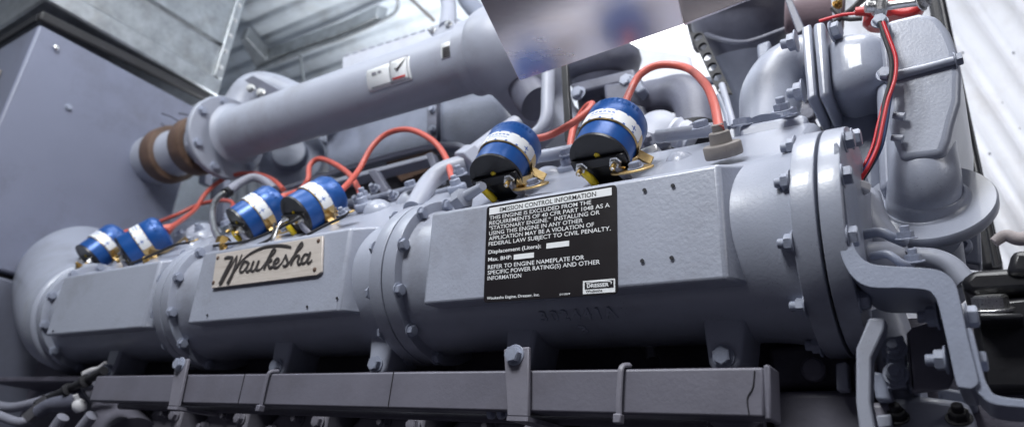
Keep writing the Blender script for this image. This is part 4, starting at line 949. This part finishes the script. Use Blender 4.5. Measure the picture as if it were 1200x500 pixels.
tubepx(MB(), [(1070, 300, 1.3, 11), (1095, 303, 1.3, 12), (1115, 312, 1.3, 12), (1132, 330, 1.3, 12)], 24).build('pipe_run', 'pipe', t)

# black battery box
t = thing('black_battery_box', P(1170, 460, 1.3), 'black plastic battery box with raised lid and a steel bolt at the right edge', 'box')
MB().prism([P(a, c, 1.25) for a, c in [(1136, 352), (1290, 336), (1290, 458), (1150, 458)]], V((0, .5, 0))).build('case', 'black', t, bevel=.01)
MB().prism([P(a, c, 1.24) for a, c in [(1122, 330), (1138, 315), (1290, 306), (1290, 338), (1135, 345)]], V((0, .5, 0))).build('lid', 'black', t, bevel=.012)
MB().prism([P(a, c, 1.23) for a, c in [(1178, 322), (1186, 292), (1290, 290), (1290, 322)]], V((0, .12, 0))).build('grip', 'black', t, bevel=.01)
MB().prism([P(a, c, 1.2) for a, c in [(1146, 366), (1200, 366), (1200, 374), (1146, 374)]], V((0, .1, 0))).build('ledge', 'black', t, bevel=.004)
bolt(t, P(1162, 364, 1.23), (0, -.35, .94), .024, 'hex', 'steel')
t = thing('pale_rag', P(1185, 290, 1.8), 'pale crumpled rag resting behind the black box against the white wall', 'rag')
tubepx(MB(), [(1165, 284, 1.9, 6), (1178, 276, 1.9, 7), (1195, 280, 1.9, 8), (1215, 276, 1.9, 9)], 12, 5).build('rag_roll', 'wood', t)

# ------------------------------------------------------------------ hoses at the bottom left
t = thing('round_guard', (-2.9, .9, -.1), 'large pale round guard rim in the bottom left corner', 'guard')
p = P(110, 590, 1.45)
MB().lathe(P(115, 560, 1.5), V((.25, -.75, .55)), [(W(120, p), 0), (W(134, p), 0), (W(136, p), .02), (W(128, p), .05), (W(108, p), .05)], 72).build('rim', 'back', t)
MB().lathe(P(115, 562, 1.5), V((.25, -.75, .55)), [(W(118, p), .03), (W(60, p), .09), (0, .10)], 72).build('cover', 'cast', t)
t = thing('steel_conduit', P(60, 475, 1.1), 'pale ribbed flexible conduit with a hex coupling entering from the bottom left', 'conduit')
MB().tube([P(-20, 470, 1.05), P(10, 477, 1.05), P(40, 472, 1.05), P(70, 462, 1.06), P(112, 446, 1.08)], .016, 14, 8).build('braided_hose', 'hose', t)
MB().tube([P(-20, 478, 1.0), P(8, 490, 1.0), P(24, 494, 1.0), P(36, 488, 1.02)], .014, 14, 6).build('lower_hose', 'hose', t)
MB().lathe(P(30, 492, 1.01), P(46, 478, 1.03)-P(30, 492, 1.01), [(.014, 0), (.02, .004), (.02, .05), (.024, .052), (.024, .08), (.016, .084)], 8).build('coupling', 'steel', t)
MB().tube([P(46, 482, 1.03), P(60, 474, 1.04), P(85, 470, 1.06), P(100, 462, 1.08)], [.022, .022, .03, .03], 12, 4).build('brass_body', 'backd', t)
t = thing('black_loom', P(80, 455, 1.05), 'black wrapped cable loom slanting up to the left end of the trunking', 'cable loom')
MB().tube([P(44, 472, 1.04), P(75, 458, 1.04), P(100, 446, 1.04), P(122, 434, 1.04)], .013, 12, 5).build('loom', 'rubber', t)
for px, py in [(78, 457), (98, 447)]: MB().lathe(P(px, py, 1.035), P(px+10, py-5, 1.035)-P(px, py, 1.035), [(.013, 0), (.019, .002), (.019, .014), (.013, .016)], 12).build('tie_wrap', 'rubber', t)
t = thing('white_pigtail', P(110, 435, 1.08), 'short crumpled white pigtail in the gap below the far manifold pad', 'cable')
MB().tube([P(100, 438, 1.07), P(108, 434, 1.07), P(116, 431, 1.07), P(124, 424, 1.07)], [.012, .010, .007, .005], 10, 5).build('pigtail', 'tape', t)
t = thing('pale_bulb_fitting', P(92, 475, 1.1), 'small pale bulb shaped fitting among the bottom left hoses', 'fitting')
lathepx(93, 475, 1.06, V((0, -.6, .8)), [(6, -6), (8, 0), (6, 6), (3, 8), (3, 14), (0, 14)], 'tape', 'bulb', t)
t = thing('oil_sump_elbow', P(130, 480, 1.15), 'wide dark curved duct dropping from the far end of the trunking', 'duct')
tubepx(MB(), [(118, 448, 1.2, 20), (130, 478, 1.18, 26), (150, 520, 1.16, 34)], 28).build('bend', 'rail', t)
for a, c in [((62, 500), (74, 488)), ((92, 500), (108, 486))]:
    tt = thing('grey_post_stub', P(*a, 1.0), 'stubby grey post at the bottom edge ' + ('left of' if a[0] < 80 else 'right of')+' its twin, under the hoses', 'post', 'stubby grey posts')
    tubepx(MB(), [(a[0]-6, a[1]+14, 1.02, 7), (c[0], c[1], 1.02, 7)], 14, 1).build('stub', 'hose', tt)

# ------------------------------------------------------------------ light
w = bpy.data.worlds.new('World'); SC.world = w; w.use_nodes = True
bg = w.node_tree.nodes['Background']; bg.inputs[0].default_value = (.45, .45, .59, 1); bg.inputs[1].default_value = .095
def area(name, loc, tgt, size, power, col=(1, 1, 1), sy=None):
    l = bpy.data.lights.new(name, 'AREA'); l.energy = power; l.color = col; l.size = size*S
    if sy: l.shape = 'RECTANGLE'; l.size_y = sy*S
    o = bpy.data.objects.new(name, l); C.objects.link(o); o.location = V(loc)*S
    d = (V(tgt)-V(loc)).normalized(); o.rotation_mode = 'QUATERNION'; o.rotation_quaternion = (-d).rotation_difference(V((0, 0, 1))).inverted()
    return o
area('key_lamp', (-.9, -.95, 2.9), (-1.1, 1.2, .6), 1.0, 40, (.96, .98, 1))
area('wall_bounce_fill', (1.7, .5, 1.3), (-.1, 1.15, .3), .7, 2.2, (.97, .97, 1))  # added fill standing in for light bounced off the white wall
area('top_lamp', (-.3, .95, 2.95), (-.3, 1.15, .5), 1.1, 11, (.97, .98, 1))
area('overhead_fill', (-2.6, .4, 2.9), (-2.7, 1.5, .8), 1.2, 7.5, (.90, .96, 1))  # unseen fill added overhead to light the background
area('ceiling_fill', (-3.0, 2.75, 1.5), (-2.8, 2.3, 3.0), .9, 12, (.95, .98, 1))  # hidden fill added below the ceiling to brighten it
area('rear_lamp', (.3, 2.4, 2.9), (.3, 3.3, .8), 1.2, 1.6, (.95, .97, 1))
SC.view_settings.view_transform = 'Standard'; SC.view_settings.look = 'None'; SC.view_settings.exposure = 0; SC.view_settings.gamma = 1
SC.render.engine = 'CYCLES'; SC.cycles.max_bounces = 6
